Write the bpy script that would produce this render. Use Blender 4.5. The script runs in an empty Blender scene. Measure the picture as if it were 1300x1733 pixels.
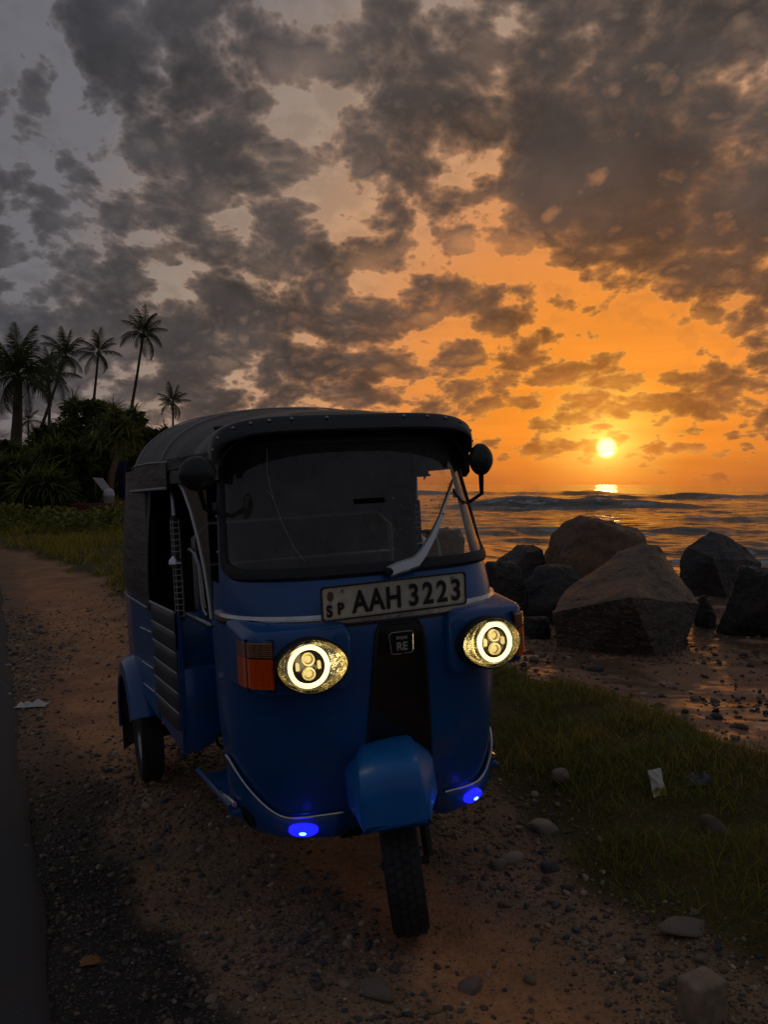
import bpy, bmesh, math, random
import numpy as np
from mathutils import Vector, Matrix, noise as mnoise

random.seed(7); rng = np.random.default_rng(7)
S = bpy.context.scene
COL = S.collection
PI = math.pi

def lin(c):
    return tuple((x/12.92 if x <= .04045 else ((x+.055)/1.055)**2.4) for x in [v/255 for v in c])

# ------------------------------------------------------------------ camera
cam_d = bpy.data.cameras.new('camera'); cam = bpy.data.objects.new('camera', cam_d); COL.objects.link(cam)
cam_d.sensor_fit = 'VERTICAL'; cam_d.sensor_height = 36; cam_d.lens = 31.24
cam_d.clip_start = .05; cam_d.clip_end = 20000
CAM_H = 1.374; TILT = 0.0309
cam.location = (0, 0, CAM_H); cam.rotation_euler = (PI/2 - TILT, 0, 0)
S.camera = cam
S.render.engine = 'CYCLES'
S.cycles.max_bounces = 8; S.cycles.transparent_max_bounces = 12; S.cycles.use_denoising = True
S.cycles.caustics_reflective = False; S.cycles.caustics_refractive = False
S.view_settings.view_transform = 'Standard'; S.view_settings.look = 'None'
S.view_settings.exposure = 0; S.view_settings.gamma = 1; S.view_settings.use_curve_mapping = False

def sky_dir(px, py):                       # a bearing and elevation read off the photograph (1300 x 1733)
    d = Vector(((px-650)/1504, 1, -(py-866.5)/1504)).normalized()
    c, s = math.cos(TILT), math.sin(TILT)
    d = Vector((d.x, d.y*c + d.z*s, -d.y*s + d.z*c))
    return d
def az_el(px, py):
    d = sky_dir(px, py); return math.atan2(d.x, d.y), math.asin(d.z)

SUN = sky_dir(1027, 757)
SUN_AZ, SUN_EL = math.atan2(SUN.x, SUN.y), math.asin(SUN.z)

# ------------------------------------------------------------------ node helper
class NT:
    def __init__(self, tree): self.t = tree; self.n = tree.nodes; self.l = tree.links
    def put(self, sock, v):
        if isinstance(v, X): self.l.new(v.s, sock)
        elif v is not None: sock.default_value = v
    def node(self, typ, ins=(), out=0, **kw):
        n = self.n.new(typ)
        for k, v in kw.items(): setattr(n, k, v)
        for k, v in (ins.items() if isinstance(ins, dict) else enumerate(ins)): self.put(n.inputs[k], v)
        return X(self, n.outputs[out])
    def math(self, op, *a, clamp=False): return self.node('ShaderNodeMath', a, operation=op, use_clamp=clamp)
    def vec(self, x, y, z): return self.node('ShaderNodeCombineXYZ', (x, y, z))
    def sep(self, v): return [self.node('ShaderNodeSeparateXYZ', (v,), out=i) for i in range(3)]
    def noise(self, v, scale, detail=6, rough=.55, lac=2.0, dist=0, out=0, typ='FBM', dim='3D'):
        return self.node('ShaderNodeTexNoise', {'Vector': v, 'Scale': scale, 'Detail': detail, 'Roughness': rough, 'Lacunarity': lac, 'Distortion': dist}, out=out, noise_dimensions=dim, noise_type=typ)
    def voro(self, v, scale, feature='F1', rand=1.0, out=0, detail=0, rough=.5, dim='3D'):
        d = {'Vector': v, 'Scale': scale, 'Randomness': rand}
        if feature in ('F1', 'F2', 'SMOOTH_F1'): d['Detail'] = detail; d['Roughness'] = rough
        return self.node('ShaderNodeTexVoronoi', d, out=out, feature=feature, voronoi_dimensions=dim)
    def ramp(self, f, stops, interp='LINEAR'):
        n = self.n.new('ShaderNodeValToRGB'); r = n.color_ramp; r.interpolation = interp
        while len(r.elements) < len(stops): r.elements.new(.5)
        for e, (p, c) in zip(r.elements, stops):
            e.position = p; e.color = (c[0], c[1], c[2], 1) if not isinstance(c, (int, float)) else (c, c, c, 1)
        self.put(n.inputs[0], f); return X(self, n.outputs[0])
    def mix(self, f, a, b, blend='MIX'):
        n = self.n.new('ShaderNodeMix'); n.data_type = 'RGBA'; n.blend_type = blend; n.clamp_factor = True
        c4 = lambda v: v if isinstance(v, X) else (v[0], v[1], v[2], 1)
        self.put(n.inputs[0], f); self.put(n.inputs[6], c4(a)); self.put(n.inputs[7], c4(b)); return X(self, n.outputs[2])
    def sstep(self, v, a, b, lo=0., hi=1.):
        return self.node('ShaderNodeMapRange', {0: v, 1: a, 2: b, 3: lo, 4: hi}, interpolation_type='SMOOTHSTEP')
    def lstep(self, v, a, b, lo=0., hi=1.):
        return self.node('ShaderNodeMapRange', {0: v, 1: a, 2: b, 3: lo, 4: hi}, interpolation_type='LINEAR')
    def attr(self, name, out=0): return self.node('ShaderNodeAttribute', out=out, attribute_name=name)
    def bump(self, h, strength=.5, dist=.01):
        return self.node('ShaderNodeBump', {'Height': h, 'Strength': strength, 'Distance': dist})
class X:
    def __init__(self, nt, s): self.nt = nt; self.s = s
    def _b(self, op, o, r=False): return self.nt.math(op, *((o, self) if r else (self, o)))
    def __add__(self, o): return self._b('ADD', o)
    __radd__ = __add__
    def __mul__(self, o): return self._b('MULTIPLY', o)
    __rmul__ = __mul__
    def __sub__(self, o): return self._b('SUBTRACT', o)
    def __rsub__(self, o): return self._b('SUBTRACT', o, True)
    def __truediv__(self, o): return self._b('DIVIDE', o)
    def __rtruediv__(self, o): return self._b('DIVIDE', o, True)
    def __pow__(self, o): return self._b('POWER', o)
    def clamp(self): return self.nt.math('ADD', self, 0.0, clamp=True)

# ------------------------------------------------------------------ world: sunset sky with broken cloud
W = bpy.data.worlds.new('World'); S.world = W; W.use_nodes = True
W.cycles.sampling_method = 'MANUAL'; W.cycles.sample_map_resolution = 1024
def build_sky():
    t = NT(W.node_tree); t.n.clear()
    g = t.node('ShaderNodeTexCoord', out=0)
    x, y, z = t.sep(g)
    az = t.math('ARCTAN2', x, y); zc = t.math('MAXIMUM', z, 0.0); el = t.math('ARCSINE', zc)
    dot = x*SUN.x + y*SUN.y + z*SUN.z
    ang = t.math('ARCCOSINE', t.math('MINIMUM', dot, 1.0))            # angle to the sun, radians
    # cloud layer: a flat deck seen in perspective
    k = 1.0/(zc + .42)
    q = t.vec(x*k, y*k*.9, 0.0)
    # where the masses and the gaps of the cloud deck lie (bearing, elevation)
    blobs = [  # px, py, sx, sy, tilt(deg), amplitude
        (250, 110, 190, 150, 20, .55), (560, 60, 190, 110, 10, .28), (360, 260, 130, 120, 35, .42), (120, 400, 200, 150, 20, .55),
        (480, 470, 170, 110, 15, .55), (760, 250, 130, 110, 25, .50), (700, 400, 160, 100, 35, .62), (640, 590, 240, 95, 0, .50),
        (1130, 230, 240, 260, 15, .70), (1000, 90, 130, 110, 15, .60), (1010, 330, 210, 90, 28, .70), (1270, 520, 130, 180, 0, .55), (1215, 635, 110, 45, -10, .50), (1260, 40, 150, 110, 0, .5), (170, 60, 120, 90, 20, .25), (700, 200, 60, 90, 0, .2),
        (915, 550, 62, 36, 15, .50), (985, 697, 60, 30, 10, .70), (895, 440, 70, 50, 30, .40), (900, 690, 60, 16, 5, .42), (930, 745, 100, 16, 3, .66), (1095, 756, 55, 10, 0, .62), (1000, 620, 100, 20, 5, .50), (1120, 690, 90, 24, 8, .60), (1260, 700, 60, 14, 0, .4), (860, 630, 60, 24, 8, .52),
        (100, 590, 320, 120, 0, .55), (300, 690, 380, 50, 0, .35), (700, 690, 90, 40, 0, .15),
        (820, 110, 66, 120, -8, -.75), (40, 150, 60, 160, -5, -.46), (215, 330, 120, 45, 35, -.55), (545, 230, 80, 150, -30, -.32),
        (600, 430, 100, 60, -20, -.52), (775, 315, 40, 80, -25, -.46), (480, 330, 60, 40, 30, -.2), (640, 330, 60, 50, 30, -.15), (200, 215, 40, 60, 30, -.25), (900, 225, 110, 60, 20, .45), (290, 430, 60, 50, 0, -.2), (780, 320, 50, 55, -10, -.40), (860, 385, 120, 30, 42, -.45), (1010, 505, 190, 44, 20, -.62),
        (1020, 600, 180, 75, 0, -.66), (1050, 735, 330, 75, 0, -.40), (280, 480, 50, 40, 30, -.35), (770, 500, 60, 60, 0, -.2),
    ]
    L = None
    for bx, by, sx, sy, rot, amp in blobs:
        a0, e0 = az_el(bx, by); r = math.radians(-rot)
        da = az - a0; de = el - e0
        u = (da*math.cos(r) + de*math.sin(r))*(1504/sx); v = (de*math.cos(r) - da*math.sin(r))*(1504/sy)
        b = t.math('EXPONENT', (u*u + v*v)*-.5)*amp
        L = b if L is None else L + b
    warp = t.node('ShaderNodeVectorMath', (t.noise(q, 3.1, 3, .5, out=1, dim='2D'), (.5, .5, .5)), operation='SUBTRACT')
    wq = t.node('ShaderNodeVectorMath', {0: warp, 1: (.085, .085, 0), 2: q}, operation='MULTIPLY_ADD')
    def field(p, d):
        n1 = t.noise(p, 6.4, d, .54, dim='2D')
        v1 = t.voro(p, 13.5, 'SMOOTH_F1', 1.0, 0, min(d - 4, 4), .55, dim='2D')
        return n1 + (1.0 - v1)*.72
    f0 = field(wq, 9)
    # the same field a little nearer the sun: its drop tells which flanks of a cloud face the light
    off = t.node('ShaderNodeVectorMath', {0: wq, 1: (SUN.x*.05, SUN.y*.05, .0)}, operation='ADD')
    f1 = field(off, 4)
    relief = (f0 - f1)
    dens = (f0 - .92)*2.15 + L*1.0 + .235
    alpha = t.sstep(dens, -.05, .16)
    thick = 1.0 - t.math('EXPONENT', t.math('MAXIMUM', dens - .02, 0.0)*-3.6)
    stops = lambda l: [(math.radians(a)/PI, lin(c)) for a, c in l]
    an = ang*(1/PI)
    clear = t.ramp(an, stops([(0, (255, 214, 110)), (2.2, (255, 184, 72)), (5, (244, 140, 42)), (9, (242, 142, 50)), (14, (226, 142, 76)), (20, (205, 156, 116)), (26, (168, 146, 128)), (36, (114, 112, 118)), (60, (98, 100, 110)), (180, (92, 95, 106))]))
    dark = t.ramp(an, stops([(0, (176, 92, 34)), (5, (140, 80, 40)), (10, (96, 68, 52)), (18, (74, 65, 61)), (28, (66, 62, 62)), (40, (64, 64, 69)), (70, (64, 64, 69)), (180, (64, 65, 72))]))
    light0 = t.ramp(an, stops([(0, (255, 200, 90)), (8, (250, 162, 72)), (15, (240, 158, 92)), (24, (184, 146, 120)), (36, (112, 106, 106)), (60, (104, 100, 104)), (180, (96, 98, 106))]))
    light = t.mix(.35, light0, clear)
    # a real clear sky behind the clouds
    nis = t.node('ShaderNodeTexSky', sky_type='NISHITA', sun_disc=False, sun_elevation=SUN_EL, sun_rotation=SUN_AZ, altitude=0, air_density=1.6, dust_density=3.0, ozone_density=2.0)
    clear = t.mix(.12, clear, t.mix(1.0, nis, (.10, .10, .10), 'MULTIPLY'))
    streak = t.noise(t.vec(az*3.0, el*26.0, 2.0), 2.2, 5, .55)
    clear = t.mix(1.0, clear, t.node('ShaderNodeCombineColor', (lambda s: (s, s, s))(1.0 + (streak - .5)*.7*t.sstep(el, .05, .26, 1.0, .15))), 'MULTIPLY')
    veil = t.sstep(t.noise(wq, 15.0, 5, .55, dim='2D') + (t.noise(wq, 2.2, 3, .5, dim='2D') - .5)*.6, .46, .68)*t.sstep(el, .06, .20)*.40
    clear = t.mix(veil, clear, t.mix(.52, light, dark))
    # cloud body: dark core, brighter thin rim, flanks towards the sun picked out
    body = t.mix(t.lstep(relief, -.06, .30, 0, .72)*(1.0 - thick*.62), dark, light)
    mott = t.noise(wq, 4.5, 6, .58, dim='2D')
    body = t.mix(1.0, body, t.node('ShaderNodeCombineColor', (lambda s: (s, s, s))(t.lstep(mott, .3, .7, .70, 1.38))), 'MULTIPLY')
    rim = t.mix(thick, light, body)
    col = t.mix(alpha, clear, rim)
    # thick air low over the sea
    hz = t.math('EXPONENT', el*-34.0)
    hcol = t.ramp(t.math('ABSOLUTE', az - SUN_AZ)*(1/PI), [(0, lin((222, 114, 40))), (.05, lin((178, 98, 48))), (.12, lin((138, 92, 66))), (.25, lin((104, 82, 74))), (.5, lin((62, 60, 64))), (1, lin((48, 50, 56)))])
    col = t.mix(hz*.92, col, hcol)
    # the sun behind thin cloud
    sun_v = t.sstep(ang, .0050, .0130, 1.0, 0.0)
    glow = t.math('EXPONENT', ang*-90.0)*1.8 + t.math('EXPONENT', ang*-26.0)*.34 + t.math('EXPONENT', ang*-9.0)*.10
    glowc = t.mix(1.0, lin((255, 176, 60)), t.node('ShaderNodeCombineColor', (glow, glow, glow)), 'MULTIPLY')
    col = t.mix(1.0, col, glowc, 'ADD')
    col = t.mix(sun_v*(1.0 - alpha*.55), col, (4.6, 3.4, 1.5))
    # below the horizon: dull ground colour
    col = t.mix(t.sstep(z, -.03, -.002, 1.0, 0.0), col, (.03, .026, .024))
    bg = t.node('ShaderNodeBackground', {0: col, 1: 1.0})
    o = t.n.new('ShaderNodeOutputWorld'); t.l.new(bg.s, o.inputs[0])
build_sky()

sun_d = bpy.data.lights.new('sun', 'SUN'); sun = bpy.data.objects.new('sun', sun_d); COL.objects.link(sun)
sun_d.energy = .008; sun_d.angle = math.radians(1.3); sun_d.color = (1.0, .50, .18)
sun.rotation_euler = (-SUN).to_track_quat('-Z', 'Y').to_euler()

# ------------------------------------------------------------------ mesh helpers
def prop(o, label=None, cat=None, group=None, kind=None):
    if label: o['label'] = label
    if cat: o['category'] = cat
    if group: o['group'] = group
    if kind: o['kind'] = kind
    return o
def link(name, me, mat=None, parent=None, smooth=True):
    if mat is not None and not me.materials: me.materials.append(mat)
    if smooth and me.polygons: me.polygons.foreach_set('use_smooth', np.ones(len(me.polygons), bool))
    o = bpy.data.objects.new(name, me); COL.objects.link(o)
    if parent is not None: o.parent = parent
    return o
def np_mesh(name, V, F, attrs=None, cols=None):
    """V (n,3), F list of (m,k) arrays of equal-k faces"""
    me = bpy.data.meshes.new(name)
    V = np.asarray(V, np.float32)
    F = [np.asarray(f, np.int32) for f in (F if isinstance(F, list) else [F])]
    tot = np.concatenate([np.full(len(f), f.shape[1], np.int32) for f in F])
    loops = np.concatenate([f.ravel() for f in F])
    me.vertices.add(len(V)); me.vertices.foreach_set('co', V.ravel())
    me.loops.add(len(loops)); me.loops.foreach_set('vertex_index', loops)
    me.polygons.add(len(tot)); me.polygons.foreach_set('loop_start', np.concatenate([[0], np.cumsum(tot)[:-1]]).astype(np.int32))
    for k, a in (attrs or {}).items():
        at = me.attributes.new(k, 'FLOAT', 'POINT'); at.data.foreach_set('value', np.asarray(a, np.float32).ravel())
    for k, a in (cols or {}).items():
        a = np.asarray(a, np.float32); a = np.concatenate([a, np.ones((len(a), 1), np.float32)], 1)
        at = me.attributes.new(k, 'FLOAT_COLOR', 'POINT'); at.data.foreach_set('color', a.ravel())
    me.update(calc_edges=True); me.validate()
    return me
def grid_faces(n, m):
    i = np.arange(n-1)[:, None]*m + np.arange(m-1)[None, :]
    i = i.ravel(); return np.stack([i, i+1, i+m+1, i+m], 1)
class MB:
    """collects pieces into one mesh"""
    def __init__(self): self.v = []; self.f = []
    def add(self, vs, fs):
        b = len(self.v); self.v += [tuple(p) for p in vs]; self.f += [tuple(b+i for i in f) for f in fs]; return self
    def box(self, c, s, M=None):
        cx, cy, cz = c; x, y, z = [a/2 for a in s]
        vs = [Vector((sx*x, sy*y, sz*z)) for sz in (-1, 1) for sy in (-1, 1) for sx in (-1, 1)]
        vs = [((M @ p) if M else p) + Vector(c) for p in vs]
        return self.add(vs, [(0, 2, 3, 1), (4, 5, 7, 6), (0, 1, 5, 4), (1, 3, 7, 5), (3, 2, 6, 7), (2, 0, 4, 6)])
    def tube(self, pts, r, n=8, caps=True):
        pts = [Vector(p) for p in pts]; R = r if hasattr(r, '__len__') else [r]*len(pts)
        up = None; rings = []
        for i, p in enumerate(pts):
            d = (pts[min(i+1, len(pts)-1)] - pts[max(i-1, 0)]).normalized()
            if up is None: up = d.orthogonal().normalized()
            up = (up - d*up.dot(d)).normalized(); w = d.cross(up)
            rings.append([p + (up*math.cos(2*PI*k/n) + w*math.sin(2*PI*k/n))*R[i] for k in range(n)])
        return self.rings(rings, caps=caps)
    def rings(self, rings, closed=True, caps=True):
        n = len(rings[0]); vs = [p for r in rings for p in r]; fs = []
        for i in range(len(rings)-1):
            for k in range(n if closed else n-1):
                k2 = (k+1) % n; fs.append((i*n+k, i*n+k2, (i+1)*n+k2, (i+1)*n+k))
        if caps and closed: fs += [tuple(range(n))[::-1], tuple((len(rings)-1)*n + k for k in range(n))]
        return self.add(vs, fs)
    def lathe(self, prof, c=(0, 0, 0), axis='z', n=32, M=None):
        """prof [(r, h)] turned about the axis"""
        rings = []
        for r, h in prof:
            ring = []
            for k in range(n):
                a = 2*PI*k/n; p = Vector((r*math.cos(a), r*math.sin(a), h))
                if axis == 'x': p = Vector((p.z, p.x, p.y))
                if axis == 'y': p = Vector((p.x, p.z, p.y))
                if M: p = M @ p
                ring.append(p + Vector(c))
            rings.append(ring)
        return self.rings(rings, caps=False)
    def prism(self, poly, a, b):
        """poly of 2D points, a/b map (p) -> 3D for both faces"""
        n = len(poly); vs = [a(p) for p in poly] + [b(p) for p in poly]
        return self.add(vs, [tuple(range(n))[::-1], tuple(range(n, 2*n))] + [(i, (i+1) % n, n+(i+1) % n, n+i) for i in range(n)])
    def build(self, name, mat=None, parent=None, bevel=0, seg=2, smooth=True, angle=35, solid=0):
        bm = bmesh.new(); vs = [bm.verts.new(p) for p in self.v]
        for f in self.f:
            try: bm.faces.new([vs[i] for i in f])
            except ValueError: pass
        bmesh.ops.recalc_face_normals(bm, faces=bm.faces)
        if solid: bmesh.ops.solidify(bm, geom=bm.faces[:], thickness=solid)
        if bevel:
            es = [e for e in bm.edges if len(e.link_faces) == 2 and e.calc_face_angle(0) > math.radians(30)]
            bmesh.ops.bevel(bm, geom=es, offset=bevel, segments=seg, profile=.5, affect='EDGES', clamp_overlap=True)
        if smooth:
            for e in bm.edges:
                if len(e.link_faces) == 2: e.smooth = e.calc_face_angle(0) < math.radians(angle)
        me = bpy.data.meshes.new(name); bm.to_mesh(me); bm.free()
        return link(name, me, mat, parent, smooth)
def empty(name, loc=(0, 0, 0), parent=None):
    o = bpy.data.objects.new(name, None); COL.objects.link(o); o.location = loc; o.empty_display_size = .2
    if parent is not None: o.parent = parent
    return o
def rrect(w, h, r, n=6):
    out = []
    for cx, cy, a0 in ((w/2-r, h/2-r, 0), (-w/2+r, h/2-r, 90), (-w/2+r, -h/2+r, 180), (w/2-r, -h/2+r, 270)):
        for i in range(n+1):
            a = math.radians(a0 + 90*i/n); out.append((cx + r*math.cos(a), cy + r*math.sin(a)))
    return out
def copy_tree(o, parent=None):
    c = o.copy(); COL.objects.link(c)
    if parent is not None: c.parent = parent
    for ch in list(o.children): copy_tree(ch, c)
    return c

# ------------------------------------------------------------------ materials
def mat(name, base=(.5, .5, .5), rough=.5, metal=0, spec=.5, coat=0, emit=None, estr=0, fn=None, **kw):
    m = bpy.data.materials.new(name); m.use_nodes = True
    b = m.node_tree.nodes['Principled BSDF']; t = NT(m.node_tree)
    b.inputs['Base Color'].default_value = (*base, 1); b.inputs['Roughness'].default_value = rough; b.inputs['Metallic'].default_value = metal
    b.inputs['Specular IOR Level'].default_value = spec; b.inputs['Coat Weight'].default_value = coat; b.inputs['Coat Roughness'].default_value = .06
    if emit: b.inputs['Emission Color'].default_value = (*emit, 1); b.inputs['Emission Strength'].default_value = estr
    for k, v in kw.items(): b.inputs[k.replace('_', ' ')].default_value = v
    if fn: fn(t, b)
    return m
def obj_co(t): return t.node('ShaderNodeTexCoord', out=3)
def grain(scale=60, lo=.8, hi=1.2, bump=.2, dist=.003, big=None, rough=None):
    """colour mottling and fine relief on a principled shader"""
    def fn(t, b):
        co = obj_co(t); n = t.noise(co, scale, 5, .6); base = tuple(b.inputs['Base Color'].default_value)[:3]
        f = t.lstep(n, .3, .7, lo, hi)
        if big: f = f*t.lstep(t.noise(co, big[0], 4, .6), .3, .7, big[1], big[2])
        c = t.mix(1.0, base, t.node('ShaderNodeCombineColor', (f, f, f)), 'MULTIPLY')
        t.l.new(c.s, b.inputs['Base Color'])
        if bump: t.l.new(t.bump(n, bump, dist).s, b.inputs['Normal'])
        if rough: t.l.new(t.lstep(t.noise(co, rough[0], 4, .6), .3, .7, rough[1], rough[2]).s, b.inputs['Roughness'])
    return fn
def attr_col(name='tint', rough=.8, bump=None, spec=.3, trans=0):
    m = mat(name + '_surface', rough=rough, spec=spec)
    t = NT(m.node_tree); b = m.node_tree.nodes['Principled BSDF']
    c = t.attr('tint'); t.l.new(c.s, b.inputs['Base Color'])
    if bump:
        n = t.noise(obj_co(t), bump[0], 5, .6); t.l.new(t.bump(n, bump[1], bump[2]).s, b.inputs['Normal'])
    if trans:
        tr = t.node('ShaderNodeBsdfTranslucent', {0: c}); mx = t.n.new('ShaderNodeMixShader'); mx.inputs[0].default_value = trans
        t.l.new(b.outputs[0], mx.inputs[1]); t.l.new(tr.s, mx.inputs[2]); t.l.new(mx.outputs[0], m.node_tree.nodes['Material Output'].inputs[0])
    return m

# ------------------------------------------------------------------ lie of the land.  u runs along the road away from us, v across it towards the sea
YAW0 = math.radians(24)
DU = np.array([-math.sin(YAW0), math.cos(YAW0)]); DV = np.array([math.cos(YAW0), math.sin(YAW0)])
def uv_xy(u, v): return u*DU[0] + v*DV[0], u*DU[1] + v*DV[1]
def xy_uv(x, y): return x*DU[0] + y*DU[1], x*DV[0] + y*DV[1]
_tab = np.random.default_rng(3).random((256, 256)).astype(np.float32)
def vnoise(x, y, seed=0):
    x = np.asarray(x, float) + seed*17.3; y = np.asarray(y, float) + seed*9.1
    xi = np.floor(x).astype(int); yi = np.floor(y).astype(int); fx = x - xi; fy = y - yi
    fx = fx*fx*fx*(fx*(fx*6-15)+10); fy = fy*fy*fy*(fy*(fy*6-15)+10)
    g = lambda a, b: _tab[a & 255, b & 255]
    return (g(xi, yi)*(1-fx) + g(xi+1, yi)*fx)*(1-fy) + (g(xi, yi+1)*(1-fx) + g(xi+1, yi+1)*fx)*fy
def fbm(x, y, oct=4, seed=0, gain=.5):
    s = 0; a = 1; n = 0
    for i in range(oct):
        s = s + a*(vnoise(x*2**i, y*2**i, seed+i*3) - .5); n += a; a *= gain
    return s/n*2
def sst(x, a, b):
    t = np.clip((np.asarray(x, float) - a)/(b - a), 0, 1); return t*t*(3-2*t)
U_REF, V_REF = xy_uv(.0856, 2.7157)
SEA_Z = -1.0
def edge_sea(u): return 3.28 + sst(u, 5, 30)*4.2 + .16*np.sin(u*1.3) + .10*np.sin(u*3.1+1) + .40*(1 - sst(u, 3.4, 6.8)) + np.clip(2.2-u, 0, 9)*.06
def edge_grass(u): return 1.98 - .13*(1 - sst(u, 1.2, 3.4)) + .10*np.sin(u*1.9+.5) + .06*np.sin(u*4.7) - sst(u, 3, 9)*.38 - np.clip(u-10, 0, 16)**2*.0085
def edge_road(u): return .15 - np.clip(u-15, 0, 99)**2*.03 
def ground_z(x, y, fine=True):
    u, v = xy_uv(np.asarray(x, float), np.asarray(y, float))
    z = .05*(np.clip(v, -4, 3.6) - V_REF) - .018*np.clip(u - U_REF, -2.5, 3.5)
    es = edge_sea(u)
    z = z - .50*sst(v, es-.25, es+.85) - np.clip(v - es - .8, 0, 60)*.052
    g = sst(v, edge_grass(u)-.15, edge_grass(u)+.4)*(1 - sst(v, es-.5, es+.1))
    z = z + g*(.05 + .05*fbm(u*1.7, v*1.7, 3, 2))
    z = z + sst(u, 14, 40)*sst(v, 1.5, 6)*(1-sst(v, 9, 15))*.55 + sst(u, 26, 60)*(1-sst(v, 9, 18))*.5
    if fine:
        near = 1/(1 + (np.hypot(x, y)/14)**2)
        z = z + near*(.022*fbm(u*2.1, v*2.1, 3, 5) + .008*fbm(u*9, v*9, 3, 8))
        # wheel ruts
        z = z - .022*np.exp(-((v-1.22-.05*np.sin(u))/.14)**2)*(u < 60) - .02*np.exp(-((v-.62-.05*np.sin(u*.8))/.2)**2)
        ws = sst(v, es+.3, es+1.2); z = z + ws*near*.03*fbm(u*3, v*3, 4, 11)
    return z
def gz(x, y): return float(ground_z(x, y))
def axis(lo, hi, a, b, fine, grow=1.07):
    pts = list(np.arange(a, b, fine)); s = fine; p = pts[-1]
    while p < hi: s *= grow; p += s; pts.append(p)
    s = fine; p = a; pre = []
    while p > lo: s *= grow; p -= s; pre.append(p)
    return np.array(pre[::-1] + pts)
def make_ground():
    us = axis(-60, 900, .6, 10, .03, 1.05); vs = axis(-300, 60, -.6, 4.6, .03, 1.06)
    U, Vv = np.meshgrid(us, vs, indexing='ij'); Xx, Yy = uv_xy(U, Vv); Z = ground_z(Xx, Yy)
    u, v = U.ravel(), Vv.ravel()
    es, eg = edge_sea(u), edge_grass(u)
    wob = .12*fbm(u*2.5, v*2.5, 4, 21)
    grass = sst(v+wob, eg-.08, eg+.10)*(1 - sst(v+wob, es-.12, es+.08))
    far = sst(u, 13, 19)*(1-sst(u, 19, 24))*0
    sand = sst(v+wob, es-.12, es+.08)
    track = np.exp(-((v+wob*.7-1.25)/.20)**4)*(1-sst(u, 2.9, 4.2)) + np.exp(-((v+wob*1.2-.62-.30*sst(u, 5, 9)+.05*np.clip(u-15, 0, 20))/(.34+.034*np.clip(u-4.5, 0, 14)))**4)*sst(u, 3.6, 5.6)*(1-sst(u, 10, 20)*.45)
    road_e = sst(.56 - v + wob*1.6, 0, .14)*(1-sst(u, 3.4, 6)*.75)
    me = np_mesh('ground', np.stack([Xx.ravel(), Yy.ravel(), Z.ravel()], 1), grid_faces(len(us), len(vs)),
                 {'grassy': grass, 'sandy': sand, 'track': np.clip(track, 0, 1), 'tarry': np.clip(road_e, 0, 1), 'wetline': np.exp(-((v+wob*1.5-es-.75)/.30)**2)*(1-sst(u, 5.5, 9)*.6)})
    m = mat('ground_earth', rough=.85, spec=.25); t = NT(m.node_tree); b = m.node_tree.nodes['Principled BSDF']
    co = obj_co(t)
    n1 = t.noise(co, 2.6, 6, .6); n2 = t.noise(co, 34, 5, .65); peb = t.voro(co, 70, 'F1', 1.0, 0); pc = t.voro(co, 70, 'F1', 1.0, 1); peb2 = t.voro(co, 190, 'F1', 1.0, 0)
    grav = t.mix(t.sstep(n1, .35, .65), lin((178, 138, 102)), lin((128, 103, 80)))
    pcs = t.math('MULTIPLY', t.sep(pc)[0], 1.0)
    pebc = t.ramp(pcs, [(0, lin((74, 70, 68))), (.4, lin((122, 108, 92))), (.75, lin((154, 134, 112))), (1, lin((186, 172, 152)))])
    grav = t.mix(t.sstep(peb, .55, .25)*.55, grav, pebc)
    trk = t.mix(t.sstep(n2, .3, .7), lin((208, 148, 100)), lin((178, 124, 82)))
    trk = t.mix(t.sstep(peb, .38, .16)*.55, trk, pebc); trk = t.mix(t.sstep(t.noise(co, .9, 6, .7), .46, .62)*.5, trk, lin((112, 92, 76)))
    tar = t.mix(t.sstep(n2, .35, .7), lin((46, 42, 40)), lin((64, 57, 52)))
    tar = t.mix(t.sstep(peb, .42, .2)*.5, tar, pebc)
    grs = t.mix(n2, lin((70, 60, 32)), lin((98, 82, 42)))
    snd = t.mix(t.sstep(n1, .3, .7), lin((188, 142, 106)), lin((150, 112, 86)))
    snd = t.mix(t.sstep(peb, .40, .2)*.6, snd, pebc)
    a = lambda s: t.attr(s, 2)
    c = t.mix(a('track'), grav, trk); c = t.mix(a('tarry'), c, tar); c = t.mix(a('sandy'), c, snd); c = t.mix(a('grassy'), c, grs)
    wear = t.lstep(n1, .3, .7, .72, 1.2); c = t.mix(1.0, c, t.node('ShaderNodeCombineColor', (wear, wear, wear)), 'MULTIPLY')
    t.l.new(c.s, b.inputs['Base Color'])
    # the sand is wet: patches that shine
    wet = t.math('MAXIMUM', t.sstep(t.noise(co, 1.1, 6, .65), .40, .54), a('wetline'))*a('sandy')
    c2 = t.mix(wet*.5, c, lin((74, 58, 48))); t.l.new(c2.s, b.inputs['Base Color'])
    t.l.new(t.lstep(wet, 0, 1, .85, .26).s, b.inputs['Roughness'])
    h = t.sstep(peb, .5, .0)*.6 + n2*.8 + t.sstep(peb2, .5, 0)*.25
    t.l.new((wet*.85).s, b.inputs['Coat Weight']); b.inputs['Coat Roughness'].default_value = .13; b.inputs['Coat IOR'].default_value = 1.33
    damp = 1.0 - wet*.62 - a('track')*.45
    t.l.new(t.bump(h*damp, .9, .012).s, b.inputs['Normal'])
    o = link('ground', me, m); prop(o, kind='structure'); return o
ground = make_ground()

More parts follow.
